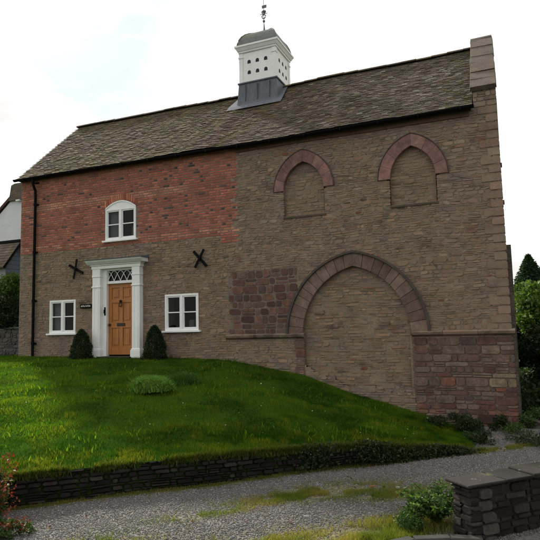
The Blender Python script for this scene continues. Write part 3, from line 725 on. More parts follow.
# gravel drive
def gpatch(x, y):
    def g(cx, cy, rx, ry, an=.75):
        dx, dy = x-cx, y-cy; u = dx*math.cos(an)+dy*math.sin(an); v = -dx*math.sin(an)+dy*math.cos(an); return math.exp(-(u/rx)**2-(v/ry)**2)
    w = max(g(11.6, -5.75, 1.3, .42), .9*g(12.5, -5.5, .7, .3), .95*g(11.3, -7.95, 1.5, .4), 1.1*g(12.6, -7.3, .6, .6), .8*g(9.7, -8.5, 1.0, .3), .9*g(12.9, -6.5, .6, .45), .6*g(10.6, -7.0, .9, .2), .6*g(13.4, -4.6, .8, .2))
    e = abs((x-8.1)*-.684+(y+7.55)*.729)   # distance to the wall foot
    return max(w, .85*math.exp(-(e/.16)**2))
def gz_(x, y):
    d = (x-8.1)*-.684+(y+7.55)*.729; f = np if isinstance(x, np.ndarray) else math
    return GZ+.010*f.sin(x*2.3+y)+.008*f.sin(y*3.1-x*1.4)-.022*(f.exp(-((d+.9)/.25)**2)+f.exp(-((d+2.2)/.25)**2))
nx, ny = 170, 150; V = []; F = []; Cc = []
gx0, gx1, gy0, gy1 = 5.5, 17.5, -11.5, .6
for i in range(nx+1):
    for j in range(ny+1):
        x = gx0+(gx1-gx0)*i/nx; y = gy0+(gy1-gy0)*j/ny
        if y > yw(x)+.25 and x < 13.2: y2 = y
        V.append((x, y, gz_(x, y))); Cc.append((gpatch(x, y),)*3)
for i in range(nx):
    for j in range(ny): q = i*(ny+1)+j; F.append((q, q+ny+1, q+ny+2, q+1))
o = np_mesh('gravel_drive', np.array(V), np.array(F), np.array(Cc), M['gravel'], None, True); tag(o, kind='structure')
# road beyond the kerb (towards the camera)
m = MB(); m.prism([(12.2, -8.4), (12.9, -7.5), (13.35, -7.17), (13.8, -7.12), (20, -1.0), (30, -1), (30, -30), (2, -30), (2, -13)], 2, GZ+.02, GZ+.028); o = build('road', m, M['asphalt']); tag(o, kind='structure')

# loose gravel stones
def inroad(x, y): return (x > 12.75 and y < -7.2+(x-12.9)*.35) or (x > 13.5 and y < -7.12+(x-13.5)*.98)
def scatter_stones(N, name, x0, x1, y0, y1, smin, smax, cols):
    P = []
    while len(P) < N:
        x, y = R(x0, x1), R(y0, y1)
        d = (x-8.1)*-.684+(y+7.55)*.729
        if d > -.10 and x < 13.2: continue
        if x > 13.2 and y > -.3: continue
        if inroad(x, y): continue
        if random.random() < gpatch(x, y)*.9-.1: continue
        P.append((x, y))
    P = np.array(P); n = len(P)
    s = RN.uniform(smin, smax, n)*(RN.random(n)**.6*.6+.5)
    base = np.array([(1, 0, 0), (0, 1, 0), (-1, 0, 0), (0, -1, 0), (0, 0, .7), (0, 0, -.5)], float)
    V = base[None]*s[:, None, None]*RN.uniform(.65, 1.3, (n, 6, 1)); a = RN.uniform(0, 6.28, n); ca, sa = np.cos(a)[:, None], np.sin(a)[:, None]
    X = V[..., 0]*ca-V[..., 1]*sa; Y = V[..., 0]*sa+V[..., 1]*ca; tl = RN.uniform(-.5, .5, (n, 1)); Z = V[..., 2]+X*tl
    V = np.stack([X+P[:, :1], Y+P[:, 1:], Z+gz_(P[:, 0], P[:, 1])[:, None]+.004], -1).reshape(-1, 3)
    f = np.array([(0, 1, 4), (1, 2, 4), (2, 3, 4), (3, 0, 4), (1, 0, 5), (2, 1, 5), (3, 2, 5), (0, 3, 5)]); F = (f[None]+np.arange(n)[:, None, None]*6).reshape(-1, 3)
    cols = np.array(cols); c = cols[RN.integers(0, len(cols), n)]*RN.uniform(.7, 1.25, (n, 1)); c = np.repeat(c, 6, 0)
    return np_mesh(name, V, F, c, M['gravelst'])
o = scatter_stones(110000, 'gravel_stones', 8.0, 14.8, -9.2, -.3, .004, .0125, [(.15, .145, .138), (.205, .20, .195), (.115, .112, .11), (.165, .152, .136), (.30, .295, .28), (.13, .138, .15), (.14, .122, .10)])
tag(o, 'loose pale grey gravel chippings covering the drive', 'gravel', kind='stuff')

# ------------------------------------------------------------------ grass blades
def ground_z(P, f): return np.array([f(x, y) for x, y in P])
def blades(name, P, Z, H, Wd, col, lean=.5, tipf=1.25):
    n = len(P); a = RN.uniform(0, 6.28, n); d = RN.uniform(0, 6.28, n); L = RN.uniform(.1, 1, n)*lean*H
    bx, by = np.cos(a)*Wd/2, np.sin(a)*Wd/2
    b0 = np.stack([P[:, 0]-bx, P[:, 1]-by, Z-.004], -1); b1 = np.stack([P[:, 0]+bx, P[:, 1]+by, Z-.004], -1)
    mx = P[:, 0]+np.cos(d)*L*.35; my = P[:, 1]+np.sin(d)*L*.35; mz = Z+H*.6
    m0 = np.stack([mx-bx*.75, my-by*.75, mz], -1); m1 = np.stack([mx+bx*.75, my+by*.75, mz], -1)
    t = np.stack([P[:, 0]+np.cos(d)*L, P[:, 1]+np.sin(d)*L, Z+H], -1)
    V = np.stack([b0, b1, m0, m1, t], 1).reshape(-1, 3); i = np.arange(n)[:, None, None]*5
    F = (np.array([(0, 1, 3), (0, 3, 2), (2, 3, 4)])[None]+i).reshape(-1, 3)
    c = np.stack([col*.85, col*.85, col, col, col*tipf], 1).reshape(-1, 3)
    return V, F, c
def vnoise(x, y, s, seed):
    r = np.random.default_rng(seed); G = r.random((64, 64)); X = x*s+200; Y = y*s+200; i = np.floor(X).astype(int); j = np.floor(Y).astype(int); fx = X-i; fy = Y-j; fx = fx*fx*(3-2*fx); fy = fy*fy*(3-2*fy)
    g = lambda a, b: G[a % 64, b % 64]
    return (g(i, j)*(1-fx)+g(i+1, j)*fx)*(1-fy)+(g(i, j+1)*(1-fx)+g(i+1, j+1)*fx)*fy
def fract(x, y, s, seed): return (vnoise(x, y, s, seed)*.5+vnoise(x, y, s*2.1, seed+1)*.3+vnoise(x, y, s*4.7, seed+2)*.2)
N = 400000
P = np.stack([RN.uniform(-3, 13.3, N), RN.random(N)], -1); ywv = -7.55+(P[:, 0]-8.1)*.938
P[:, 1] = ywv*(1-P[:, 1]) + P[:, 1]*.0   # between the wall and the facade
# denser near the camera: thin out far-left
dist = np.hypot(P[:, 0]-14.04, P[:, 1]+13.2); keep = (RN.random(N) < np.clip(9.5/dist, .25, 1)**1.6)
# visible wedge only (with margin)
ang = np.degrees(np.arctan2(P[:, 0]-14.04, P[:, 1]+13.2)); keep &= (ang > -56) & (ang < 14); P = P[keep]; n = len(P)
Z = ground_z(P, lawnz)
fn = fract(P[:, 0], P[:, 1], 1.1, 3); fn2 = fract(P[:, 0], P[:, 1], 3.2, 9); fn3 = fract(P[:, 0], P[:, 1], 6., 19)
edge = np.clip(1-((P[:, 0]-8.1)*-.684+(P[:, 1]+7.55)*.729)/.6, 0, 1)
H = (.014+.055*fn2**2.5+.02*fn3+.045*edge*RN.random(n))*RN.uniform(.6, 1.3, n); Wd = RN.uniform(.004, .009, n)
cA, cB, cY = np.array([.022, .072, .006]), np.array([.088, .175, .012]), np.array([.27, .25, .03])
t = np.clip((fn-.38)*4.5, 0, 1)[:, None]; col = cA*(1-t)+cB*t
yy = np.clip((fn2-.52)*2.5+edge*.7, 0, .8)[:, None]*RN.random((n, 1)); col = col*(1-yy)+cY*yy; col *= RN.uniform(.7, 1.25, (n, 1))
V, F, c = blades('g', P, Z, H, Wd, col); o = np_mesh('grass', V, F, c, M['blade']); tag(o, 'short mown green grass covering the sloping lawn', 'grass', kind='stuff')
NO = 17000; so_ = RN.uniform(4., 12.2, NO); P = np.stack([4.6+.729*so_+RN.normal(.02, .04, NO), -10.83+.684*so_+RN.normal(-.02, .04, NO)], -1); P[:, 1] = -7.55+(P[:, 0]-8.1)*.938-RN.random(NO)*.05
kp = vnoise(P[:, 0], P[:, 1], 3., 41)+.25*RN.random(NO) > .42; P = P[kp]; n = len(P); Z = np.array([ip(x, ZT) for x in P[:, 0]])
V2, F2, c2 = blades('o', P, Z, RN.uniform(-.09, .10, n), RN.uniform(.005, .010, n), np.where(RN.random((n, 1)) < .55, np.array([[.06, .11, .015]]), np.array([[.17, .16, .04]]))*RN.uniform(.6, 1.2, (n, 1)), 1.2)
o = np_mesh('edge_grass', V2, F2, c2, M['blade']); tag(o, 'straggling grass hanging over the top of the retaining wall', 'grass', kind='stuff')
# clover / weed leaves and daisies in the lawn : tiny plants
N = 16000; P = np.stack([RN.uniform(-2, 12.5, N), RN.random(N)], -1); P[:, 1] = (-7.55+(P[:, 0]-8.1)*.938)*(1-P[:, 1]); f_ = fract(P[:, 0], P[:, 1], 1.6, 77); P = P[f_ > .56]; n = len(P); Z = ground_z(P, lawnz)
V, F, c = blades('w', P, Z, RN.uniform(.03, .10, n), RN.uniform(.01, .03, n), np.where(RN.random((n, 1)) < .5, np.array([[.04, .11, .01]]), np.array([[.13, .21, .02]]))*RN.uniform(.6, 1.3, (n, 1)), .9)
o = np_mesh('lawn_weeds', V, F, c, M['blade']); tag(o, 'taller weeds and tufts scattered through the lawn', 'weeds', kind='stuff')
# verge grass on the gravel patches and at the wall foot
P = []
while len(P) < 42000:
    x, y = R(8.0, 14.6), R(-9.2, -.5); d = (x-8.1)*-.684+(y+7.55)*.729
    if d > -.02 and x < 13.1: continue
    if inroad(x, y) : continue
    if random.random() < gpatch(x, y)**2.2*.9*(vnoise(np.array([x]), np.array([y]), 5., 8)[0] > .33): P.append((x, y))
P = np.array(P); n = len(P); yel = np.clip(fract(P[:, 0], P[:, 1], 1.8, 31)*1.6-.3, 0, 1)[:, None]
front = ((P[:, 0] > 12.2) & (P[:, 1] < -6.6))
V, F, c = blades('v', P, gz_(P[:, 0], P[:, 1]), RN.uniform(.015, .055, n)*np.where(front, 2.3, 1), RN.uniform(.003, .007, n), (np.array([.07, .13, .015])*(1-yel)+np.array([.27, .23, .07])*yel)*RN.uniform(.7, 1.2, (n, 1)), .9)
o = np_mesh('verge_grass', V, F, c, M['blade']); tag(o, 'thin yellowing grass and moss growing through the gravel', 'grass', kind='stuff')

# ------------------------------------------------------------------ dry stone walls
def wall_line(mb, p0, p1, zb, ztf, pal, hr, wr, thick, side=1, yj=.02, gap=.014, rough=1.1):
    """stones laid on a vertical face from p0 to p1 (face towards -normal)"""
    dx, dy = p1[0]-p0[0], p1[1]-p0[1]; L = math.hypot(dx, dy); ang = math.atan2(dy, dx); n0 = len(mb.v)
    lay(mb, lambda x, z: z < ztf(x)+.02, [zb, max(ztf(0), ztf(L))+.02], 0, L, hr, wr, pal, -.01, thick, yj, rough, gap, .012, .15)
    mb.xf(Matrix.Translation((p0[0], p0[1], 0)) @ Matrix.Rotation(ang, 4, 'Z'), n0)
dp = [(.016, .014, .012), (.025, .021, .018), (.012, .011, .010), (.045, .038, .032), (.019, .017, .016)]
rw = MB(); p0 = (4.6, yw(4.6)); p1 = (13.15, yw(13.15)); LL = math.hypot(p1[0]-p0[0], p1[1]-p0[1])
rw_top = lambda s: ip(p0[0]+s*.729, ZT)+.0
wall_line(rw, p0, p1, -1.7, rw_top, dp, (.025, .07), (.07, .28), .16, yj=.03, rough=.9, gap=.009)
o = build('retaining_wall', rw, M['dry']); tag(o, 'low dark dry stone retaining wall holding up the lawn beside the gravel drive', 'wall')
bk = MB(); dxn = Vector((.684, -.729, 0))*(-.04)
for i in range(60):
    sa, sb_ = LL*i/60, LL*(i+1)/60; a = Vector((p0[0]+.729*sa, p0[1]+.684*sa, 0)) + dxn*1.6; b = Vector((p0[0]+.729*sb_, p0[1]+.684*sb_, 0)) + dxn*1.6
    bk.poly([(a.x, a.y, -1.7), (b.x, b.y, -1.7), (b.x, b.y, rw_top(sb_)-.01), (a.x, a.y, rw_top(sa)-.01)])
q = build('earth_backing', bk, M['lawn'], o, recalc=False)
# low wall at right
lw = tag(empty('low_wall', (13.45, -6.85, GZ)), 'low stone wall with slab coping ending beside the bush at the road edge', 'wall')
U = Vector((.70, .714, 0)); Wn = Vector((-.714, .70, 0)); o0 = Vector((13.58, -6.93, 0)); th = .30
g = MB(); ang = math.atan2(U.y, U.x); Lw = 2.6
def lay_face(o_, ang_, L_, zt_, pal_):
    n0 = len(g.v); lay(g, lambda x, z: True, [-1.72, zt_], 0, L_, (.05, .1), (.12, .34), pal_, .0, .12, .012, .6, .010, 0, .2); g.xf(Matrix.Translation(o_) @ Matrix.Rotation(ang_, 4, 'Z'), n0)
lay_face(o0, ang, Lw, -1.055, dp); lay_face(o0+Wn*th, ang-math.pi/2, th, -1.055, dp); lay_face(o0+Wn*th+U*Lw, ang+math.pi, Lw, -1.055, dp)
for k_ in range(5):
    zc = -1.66+k_*.12; n0 = len(g.v); stone(g, .08+R(0, .06), .30+R(-.04, .07), zc, zc+.115, -.014+R(-.006, .006), .1, pick([(.07, .062, .054), (.055, .049, .044)]), .6, .008); g.xf(Matrix.Translation(o0) @ Matrix.Rotation(ang, 4, 'Z'), n0)
n0 = len(g.v); g.box(.03, Lw-.03, .03, th-.03, -1.7, -1.06, (.04, .035, .03)); g.xf(Matrix.Translation(o0) @ Matrix.Rotation(ang, 4, 'Z'), n0)
for i, v in enumerate(g.v): g.v[i] = (v[0]-13.45, v[1]+6.85, v[2]-GZ)
build('stonework', g, M['dry'], lw)
g = MB(); s = -.05
while s < Lw:
    w = R(.35, .6); n0 = len(g.v); g.box(s, s+w-.01, -.03+R(-.01, .01), th+.045+R(-.01, .01), -1.045+R(0, .006), -1.005+R(-.01, .01), pick([(.14, .135, .13), (.11, .108, .108), (.19, .18, .16)]), bev=.009); g.xf(Matrix.Translation(o0) @ Matrix.Rotation(ang, 4, 'Z'), n0); s += w
for i, v in enumerate(g.v): g.v[i] = (v[0]-13.45, v[1]+6.85, v[2]-GZ)
build('coping', g, M['slab'], lw)
# kerb
def ribbon(pts, w, z0, z1, name, seg=.6):
    m = MB(); pts = [Vector(p) for p in pts]
    for a, b in zip(pts[:-1], pts[1:]):
        d = (b-a); L = d.length; d.normalize(); n_ = Vector((-d.y, d.x)); a_ = a+d*.004; b_ = b-d*.004; c = (R(.8, 1.1),)*3
        m.add([(*(a_), z0), (*(b_), z0), (*(b_+n_*w), z0), (*(a_+n_*w), z0), (*(a_), z1-.012), (*(b_), z1-.012), (*(b_+n_*w), z1), (*(a_+n_*w), z1), (*(a_+n_*.015), z1), (*(b_+n_*.015), z1)],
              [(0, 3, 2, 1), (0, 1, 5, 4), (4, 5, 9, 8), (8, 9, 6, 7), (1, 2, 6, 9, 5), (2, 3, 7, 6), (3, 0, 4, 8, 7)], c)
    return build(name, m, M['kerb'])
o = ribbon([(12.05, -8.5), (12.45, -7.95), (12.78, -7.5), (13.05, -7.22), (13.38, -7.07), (13.68, -7.0)], .11, GZ-.1, GZ+.07, 'kerb'); tag(o, 'curved stone kerb between dry grass and the road, beside the low wall', 'kerb')

# ------------------------------------------------------------------ foliage
def leaves(n, shape, size, cols, flat=.5, seed=1, clump=0., asp=.55, droop=0.):
    """shape(n)-> (n,3) positions ; leaf = 4-vertex kite"""
    P = shape(n); n = len(P); s = size*RN.uniform(.6, 1.3, n)
    d = RN.normal(size=(n, 3)); d[:, 2] = d[:, 2]*flat-droop; d /= np.linalg.norm(d, axis=1)[:, None]
    r = RN.normal(size=(n, 3)); w = np.cross(d, r); w /= np.linalg.norm(w, axis=1)[:, None]; nn = np.cross(d, w)
    s = s[:, None]; V = np.stack([P, P+d*s*.5+w*s*asp*.5+nn*s*.06, P+d*s, P+d*s*.5-w*s*asp*.5+nn*s*.06], 1).reshape(-1, 3)
    F = (np.array([(0, 1, 2), (0, 2, 3)])[None]+np.arange(n)[:, None, None]*4).reshape(-1, 3)
    cols = np.array(cols); c = cols[RN.integers(0, len(cols), n)]*RN.uniform(.65, 1.3, (n, 1)); return V, F, np.repeat(c, 4, 0)
def blob(c, r, k=9, rs=.35, fill=.55):
    """uneven crown made of sub clumps"""
    cs = []
    for i in range(k):
        a, b = R(0, 6.28), math.acos(R(-.75, 1)); q = R(.45, .85); cs.append((c[0]+r[0]*q*math.sin(b)*math.cos(a), c[1]+r[1]*q*math.sin(b)*math.sin(a), c[2]+r[2]*q*math.cos(b), R(.7, 1.25)*rs))
    cs.append((c[0], c[1], c[2], rs*1.5)); cs = np.array(cs)
    def f(n):
        i = RN.integers(0, len(cs), n); u = RN.normal(size=(n, 3)); u /= np.linalg.norm(u, axis=1)[:, None]; q = (fill+(1-fill)*RN.random(n))[:, None]
        return cs[i, :3]+u*q*cs[i, 3:4]*np.array([r[0], r[1], r[2]])[None]*1.
    return f
def cone_shape(c, r, h, pw=.8, lo=.72, ex=1.15):
    def f(n):
        t = RN.random(n)**1.3; a = RN.uniform(0, 6.28, n); rr = r*(1-t**ex)**pw*(1+.10*np.sin(a*3+c[0]*7)*np.sin(t*6+c[0])+.05*np.sin(t*17+a*2))*(lo+(1.02-lo)*RN.random(n)**.6)*(1+.08*np.sin(a*5+t*9))+.01
        return np.stack([c[0]+rr*np.cos(a), c[1]+rr*np.sin(a), c[2]+t*h], -1)
    return f
def plant(name, label, cat, base, parts, stems=None, group=None, z=None):
    root = tag(empty(name, base), label, cat, group)
    inv = Matrix.Translation(-Vector(base))
    for nm, (V, F, c) in parts:
        V = V-np.array(base)[None]; np_mesh(nm, V, F, c, M['leaf'], root)
    if stems:
        m = MB()
        for pts, rad in stems: m.tube([Vector(p)-Vector(base) for p in pts], rad, 7)
        build('trunk' if cat == 'tree' else 'stem', m, M['bark'], root)
    return root
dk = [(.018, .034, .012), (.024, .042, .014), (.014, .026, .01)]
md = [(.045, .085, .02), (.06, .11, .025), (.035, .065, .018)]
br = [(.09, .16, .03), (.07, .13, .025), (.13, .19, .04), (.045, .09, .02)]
# topiary cones either side of the door
for (x, y, h, r, lab) in ((2.84, -.42, .80, .29, 'dark clipped conical evergreen left of the front door'), (5.30, -.42, .88, .30, 'dark clipped conical evergreen right of the front door')):
    b = (x, y, lawnz(x, y)-.01); L = [('foliage', leaves(9000, cone_shape((x, y, b[2]+.02), r, h, .62, .6, 1.7), .038, dk+dk+md[2:], 1, asp=.6))]
    plant('topiary_shrub', lab, 'shrub', b, L, [([(x, y, b[2]), (x, y, b[2]+h*.7)], [.03, .012])], 'clipped cones beside the front door')
# lawn tufts
def tuft(x, y, r, h, n, lab, cols, nm='lawn_shrub'):
    b = (x, y, lawnz(x, y)); P = np.stack([x+RN.normal(0, r*.33, n), y+RN.normal(0, r*.33, n)], -1); Z = np.full(n, b[2]-.02); d = np.hypot(P[:, 0]-x, P[:, 1]-y)/r
    cc = np.array(cols)[RN.integers(0, len(cols), n)]*RN.uniform(.7, 1.25, (n, 1))
    V, F, c = blades('t', P, Z, h*np.clip(1.05-.55*d**2, .15, 1)*RN.uniform(.75, 1.1, n), RN.uniform(.006, .012, n), cc, .75); V = V-np.array(b)[None]
    root = tag(empty(nm, b), lab, 'shrub'); np_mesh('foliage', V, F, c, M['blade'], root)
CAM = Vector((14.04434959, -13.19892365, .63321621))
def on_lawn(px, py):
    global ray
    d = ray(px, py); t = 2.
    while t < 30:
        p = CAM+d*t
        if p.z < lawnz(p.x, p.y): return p
        t += .02
    return p
yaw, pit, rol, FL = math.radians(-22.73416704), math.radians(5.85600939), math.radians(-1.38217138), 564.008
fw = Vector((math.sin(yaw)*math.cos(pit), math.cos(yaw)*math.cos(pit), math.sin(pit))); rt0 = Vector((math.cos(yaw), -math.sin(yaw), 0)); up0 = rt0.cross(fw)
r2 = rt0*math.cos(rol)+up0*math.sin(rol); u2 = -rt0*math.sin(rol)+up0*math.cos(rol)
def ray(px, py): return (fw+r2*(px-270)/FL-u2*(py-270)/FL).normalized()
def mound(px, py, r, h, n, lab, cols):
    p = on_lawn(px, py); b = (p.x, p.y, lawnz(p.x, p.y))
    pts, F_, C_ = [], [], []
    k1 = leaves(n, blob((p.x, p.y, b[2]+h*.28), (r, r, h*.62), 16, .42, .3), .06, cols, 1.3, asp=.22)
    Pb = np.stack([p.x+RN.normal(0, r*.42, n//2), p.y+RN.normal(0, r*.42, n//2)], -1); dd = np.hypot(Pb[:, 0]-p.x, Pb[:, 1]-p.y)/r
    k2 = blades('m', Pb, np.full(n//2, b[2]-.02), h*np.clip(1.-.6*dd**2, .1, 1)*RN.uniform(.55, 1.05, n//2), RN.uniform(.008, .014, n//2), np.array(cols)[RN.integers(0, len(cols), n//2)]*RN.uniform(.7, 1.2, (n//2, 1)), 1.1)
    plant('lawn_shrub', lab, 'shrub', b, [('foliage', k1), ('grass_stems', k2)])
mound(151, 389, .43, .31, 7500, 'low rounded bright green feathery plant on the lawn in front of the door', [(.14, .28, .045), (.18, .33, .05), (.09, .20, .035)])
mound(183, 384, .34, .28, 3500, 'lower darker green plant on the lawn right of the feathery one', [(.05, .13, .02), (.075, .17, .028), (.035, .09, .015)])
# clump of longer grass at the lawn's left
# red leaved shrub, bottom left
b = (8.15, -8.2, GZ); rd = [(.20, .035, .02), (.24, .055, .03), (.12, .04, .02)]
plant('red_shrub', 'rust red and green shrub by the left end of the retaining wall', 'shrub', b,
      [('foliage', leaves(5200, blob((8.12, -8.2, -1.22), (.42, .42, .46), 10, .42), .045, md+br[:2]+[(.13, .12, .03)], .8)), ('flowers', leaves(1100, blob((8.14, -8.22, -1.18), (.46, .46, .48), 10, .42, .8), .042, rd, .8))],
      [([(8.15, -8.2, GZ), (8.12+.1*i, -8.15+.08*i, -1.05)], [.02, .008]) for i in range(-2, 3)])
b = (8.75, -8.3, GZ)
plant('low_plant', 'low green plant with red tips on the gravel beside the red shrub', 'plant', b, [('foliage', leaves(1500, blob((8.7, -8.3, GZ+.08), (.38, .2, .12), 8, .4), .04, md, .6)), ('flowers', leaves(160, blob((8.8, -8.3, GZ+.1), (.34, .18, .1), 6, .4), .035, rd, .6))])
# bush by the low wall
b = (13.17, -6.38, GZ)
def fronds(cx, cy, cz, n, L, seed, h=1.):
    r_ = random.Random(seed); Vs, Fs, Cs = [], [], []; off = 0; stems = []
    for i in range(n):
        a = r_.uniform(0, 6.28); t = r_.uniform(.1, .75); l = L*r_.uniform(.6, 1.1); pts = []
        for k in range(7):
            u = k/6; rr = l*(math.sin(t)*u+.18*u*u); pts.append((cx+math.cos(a)*rr+r_.uniform(-.006, .006), cy+math.sin(a)*rr, cz+h*l*(math.cos(t)*u-.18*u*u)))
        stems.append((pts, [.006-.0007*k for k in range(7)]))
        A = np.array(pts); m_ = 60; u = RN.random(m_)*.85+.15; idx = np.minimum((u*6).astype(int), 5); fr = (u*6-idx)[:, None]; Q = A[idx]*(1-fr)+A[idx+1]*fr
        V, F, c = leaves(m_, lambda n_: Q, .05, [(.07, .14, .03), (.10, .18, .04), (.045, .09, .02), (.03, .06, .015)], .5, asp=.38); Vs.append(V); Fs.append(F+off); Cs.append(c); off += len(V)
    return (np.concatenate(Vs), np.concatenate(Fs), np.concatenate(Cs)), stems
fl, st_ = fronds(13.15, -6.42, GZ, 120, .50, 3, .95)
plant('leafy_bush', 'bright green leafy bush growing against the end of the low wall', 'bush', b, [('foliage', fl)], st_[:30])
b = (12.90, -6.72, GZ)
plant('low_shrub', 'small dark rounded shrub left of the leafy bush', 'shrub', b, [('foliage', leaves(3000, blob((12.90, -6.72, GZ+.10), (.22, .2, .16), 8, .5), .028, [(.03, .07, .015), (.045, .09, .02)], .7))])
# garden wall, ivy and trees at far left
gw = MB(); n0 = 0; lay(gw, lambda x, z: True, [-.15, .80], -5, -.03, (.08, .15), (.16, .4), grey, .5, .56, .012, 1., .016, .01, .15, lambda x, z: [(.11, .105, .095), (.14, .13, .115), (.085, .08, .07)])
gw.box(-5, -.03, .53, .78, -.3, .79, (.1, .095, .085)); gw.box(-5.02, -.03, .46, .82, .802, .86, (.1, .095, .085))
o = build('garden_wall', gw, M['dry']); tag(o, 'grey stone garden wall joining the left corner of the house', 'wall')
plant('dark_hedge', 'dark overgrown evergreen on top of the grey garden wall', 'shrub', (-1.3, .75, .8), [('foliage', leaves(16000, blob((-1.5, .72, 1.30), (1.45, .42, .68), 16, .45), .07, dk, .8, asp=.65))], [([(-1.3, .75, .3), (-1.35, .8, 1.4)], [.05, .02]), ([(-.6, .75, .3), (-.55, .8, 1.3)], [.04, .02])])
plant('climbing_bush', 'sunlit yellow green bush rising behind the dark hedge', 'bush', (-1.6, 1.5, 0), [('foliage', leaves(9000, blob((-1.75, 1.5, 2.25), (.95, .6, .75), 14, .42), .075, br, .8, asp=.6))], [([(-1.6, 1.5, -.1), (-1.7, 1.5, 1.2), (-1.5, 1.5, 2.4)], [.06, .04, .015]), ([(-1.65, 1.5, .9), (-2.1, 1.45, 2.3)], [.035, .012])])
# trees at far right
def conifer(x, y, zb, h, r, lab, n=14000, grp=None):
    L = leaves(n, cone_shape((x, y, zb+h*.08), r, h*.93, .9, .3), .17, [(.02, .045, .018), (.03, .06, .022), (.014, .034, .014)], .5, asp=.4, droop=.3)
    st = [([(x, y, zb), (x, y, zb+h*.9)], [h*.025, .02])]
    for i in range(16):
        a, t = R(0, 6.28), R(.15, .8); st.append(([(x, y, zb+h*t), (x+math.cos(a)*r*(1-t)*.8, y+math.sin(a)*r*(1-t)*.8, zb+h*t+.1)], [.03, .01]))
    return plant('conifer', lab, 'tree', (x, y, zb), [('crown', L)], st, grp)
def ptw(px, py, dist):
    return CAM+ray(px, py)*dist
a = ptw(528, 257, 40); conifer(a.x, a.y, -1.7, a.z+1.75, 2.6, 'dark pointed conifer behind the right corner of the house', 42000)
a = ptw(541, 262, 42); conifer(a.x+.3, a.y, -1.7, a.z+1.7, 2.6, 'second dark conifer at the right edge, behind the yellow green laurel', 26000)
def broad(name, lab, c, r, base, n, cols, size, cat='tree', k=18, rs=.4):
    st = [([base, (base[0]+.1, base[1], c[2]-r[2]*.3), (c[0], c[1], c[2]+r[2]*.4)], [r[0]*.09, r[0]*.06, .02])]
    for i in range(9):
        aa = R(0, 6.28); st.append(([(base[0]+.05, base[1], base[2]+(c[2]-base[2])*R(.3, .8)), (c[0]+math.cos(aa)*r[0]*.7, c[1]+math.sin(aa)*r[1]*.7, c[2]+R(-.3, .5)*r[2])], [r[0]*.035, .012]))
    return plant(name, lab, cat, base, [('crown' if cat == 'tree' else 'foliage', leaves(n, blob(c, r, k, rs), size, cols, .7, asp=.6))], st)
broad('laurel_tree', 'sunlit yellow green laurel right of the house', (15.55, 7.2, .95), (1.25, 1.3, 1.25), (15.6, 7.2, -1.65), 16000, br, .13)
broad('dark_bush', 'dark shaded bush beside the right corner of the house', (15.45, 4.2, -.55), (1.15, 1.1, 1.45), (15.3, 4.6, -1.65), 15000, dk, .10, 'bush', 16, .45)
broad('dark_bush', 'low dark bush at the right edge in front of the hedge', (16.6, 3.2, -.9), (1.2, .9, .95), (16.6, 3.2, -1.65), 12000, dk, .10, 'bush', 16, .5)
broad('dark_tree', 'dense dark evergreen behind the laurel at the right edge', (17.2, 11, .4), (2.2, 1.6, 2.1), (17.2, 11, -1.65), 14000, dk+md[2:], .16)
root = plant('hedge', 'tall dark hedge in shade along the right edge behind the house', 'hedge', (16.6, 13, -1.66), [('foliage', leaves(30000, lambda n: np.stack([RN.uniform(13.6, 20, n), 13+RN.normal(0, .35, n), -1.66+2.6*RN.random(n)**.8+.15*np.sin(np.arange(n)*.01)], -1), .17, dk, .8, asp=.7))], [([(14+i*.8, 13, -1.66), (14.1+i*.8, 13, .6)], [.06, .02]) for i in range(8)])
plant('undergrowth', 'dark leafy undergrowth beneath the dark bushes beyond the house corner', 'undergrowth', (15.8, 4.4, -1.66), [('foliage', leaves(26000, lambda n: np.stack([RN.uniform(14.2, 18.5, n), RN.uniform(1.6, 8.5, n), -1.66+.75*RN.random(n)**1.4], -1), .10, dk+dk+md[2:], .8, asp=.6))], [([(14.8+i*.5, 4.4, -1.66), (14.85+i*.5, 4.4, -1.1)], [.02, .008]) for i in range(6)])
# overgrowth on the retaining wall
def along(s_, off=0.): return (p0[0]+.729*s_+.684*off, p0[1]+.684*s_-.729*off)
for i, (s_, w_, n_, lab) in enumerate(((11.2, .5, 5200, 'dark creeper smothering the right end of the retaining wall'), (10.2, .45, 3200, 'dark creeper on the retaining wall, second from its right end'), (8.9, .28, 900, 'thin creeper on the retaining wall in front of the blocked arch'))):
    x, y = along(s_, .05)
    def shp(n, s_=s_, w_=w_, nh=9 if i < 2 else 5):
        cs = np.array([(s_+R(-w_, w_), R(0, 1), R(.08, .2)) for _ in range(nh*2)]); i_ = RN.integers(0, len(cs), n); ss = cs[i_, 0]+RN.normal(0, 1, n)*cs[i_, 2]; off = .04+np.abs(RN.normal(0, .06, n)); top = np.array([ip(p0[0]+.729*q, ZT) for q in ss])
        return np.stack([p0[0]+.729*ss+.684*off, p0[1]+.684*ss-.729*off, GZ+(top-GZ+.05)*np.clip(cs[i_, 1]+RN.normal(0, .22, n), 0, 1.1)], -1)
    plant('creeper', lab, 'creeper', (x, y, GZ), [('foliage', leaves(n_, shp, .04, dk+md[2:]+[(.06, .075, .03)], .7, asp=.6))], [([(x, y, GZ), (x+.05, y, GZ+.3)], [.008, .003])], 'creepers on the retaining wall')
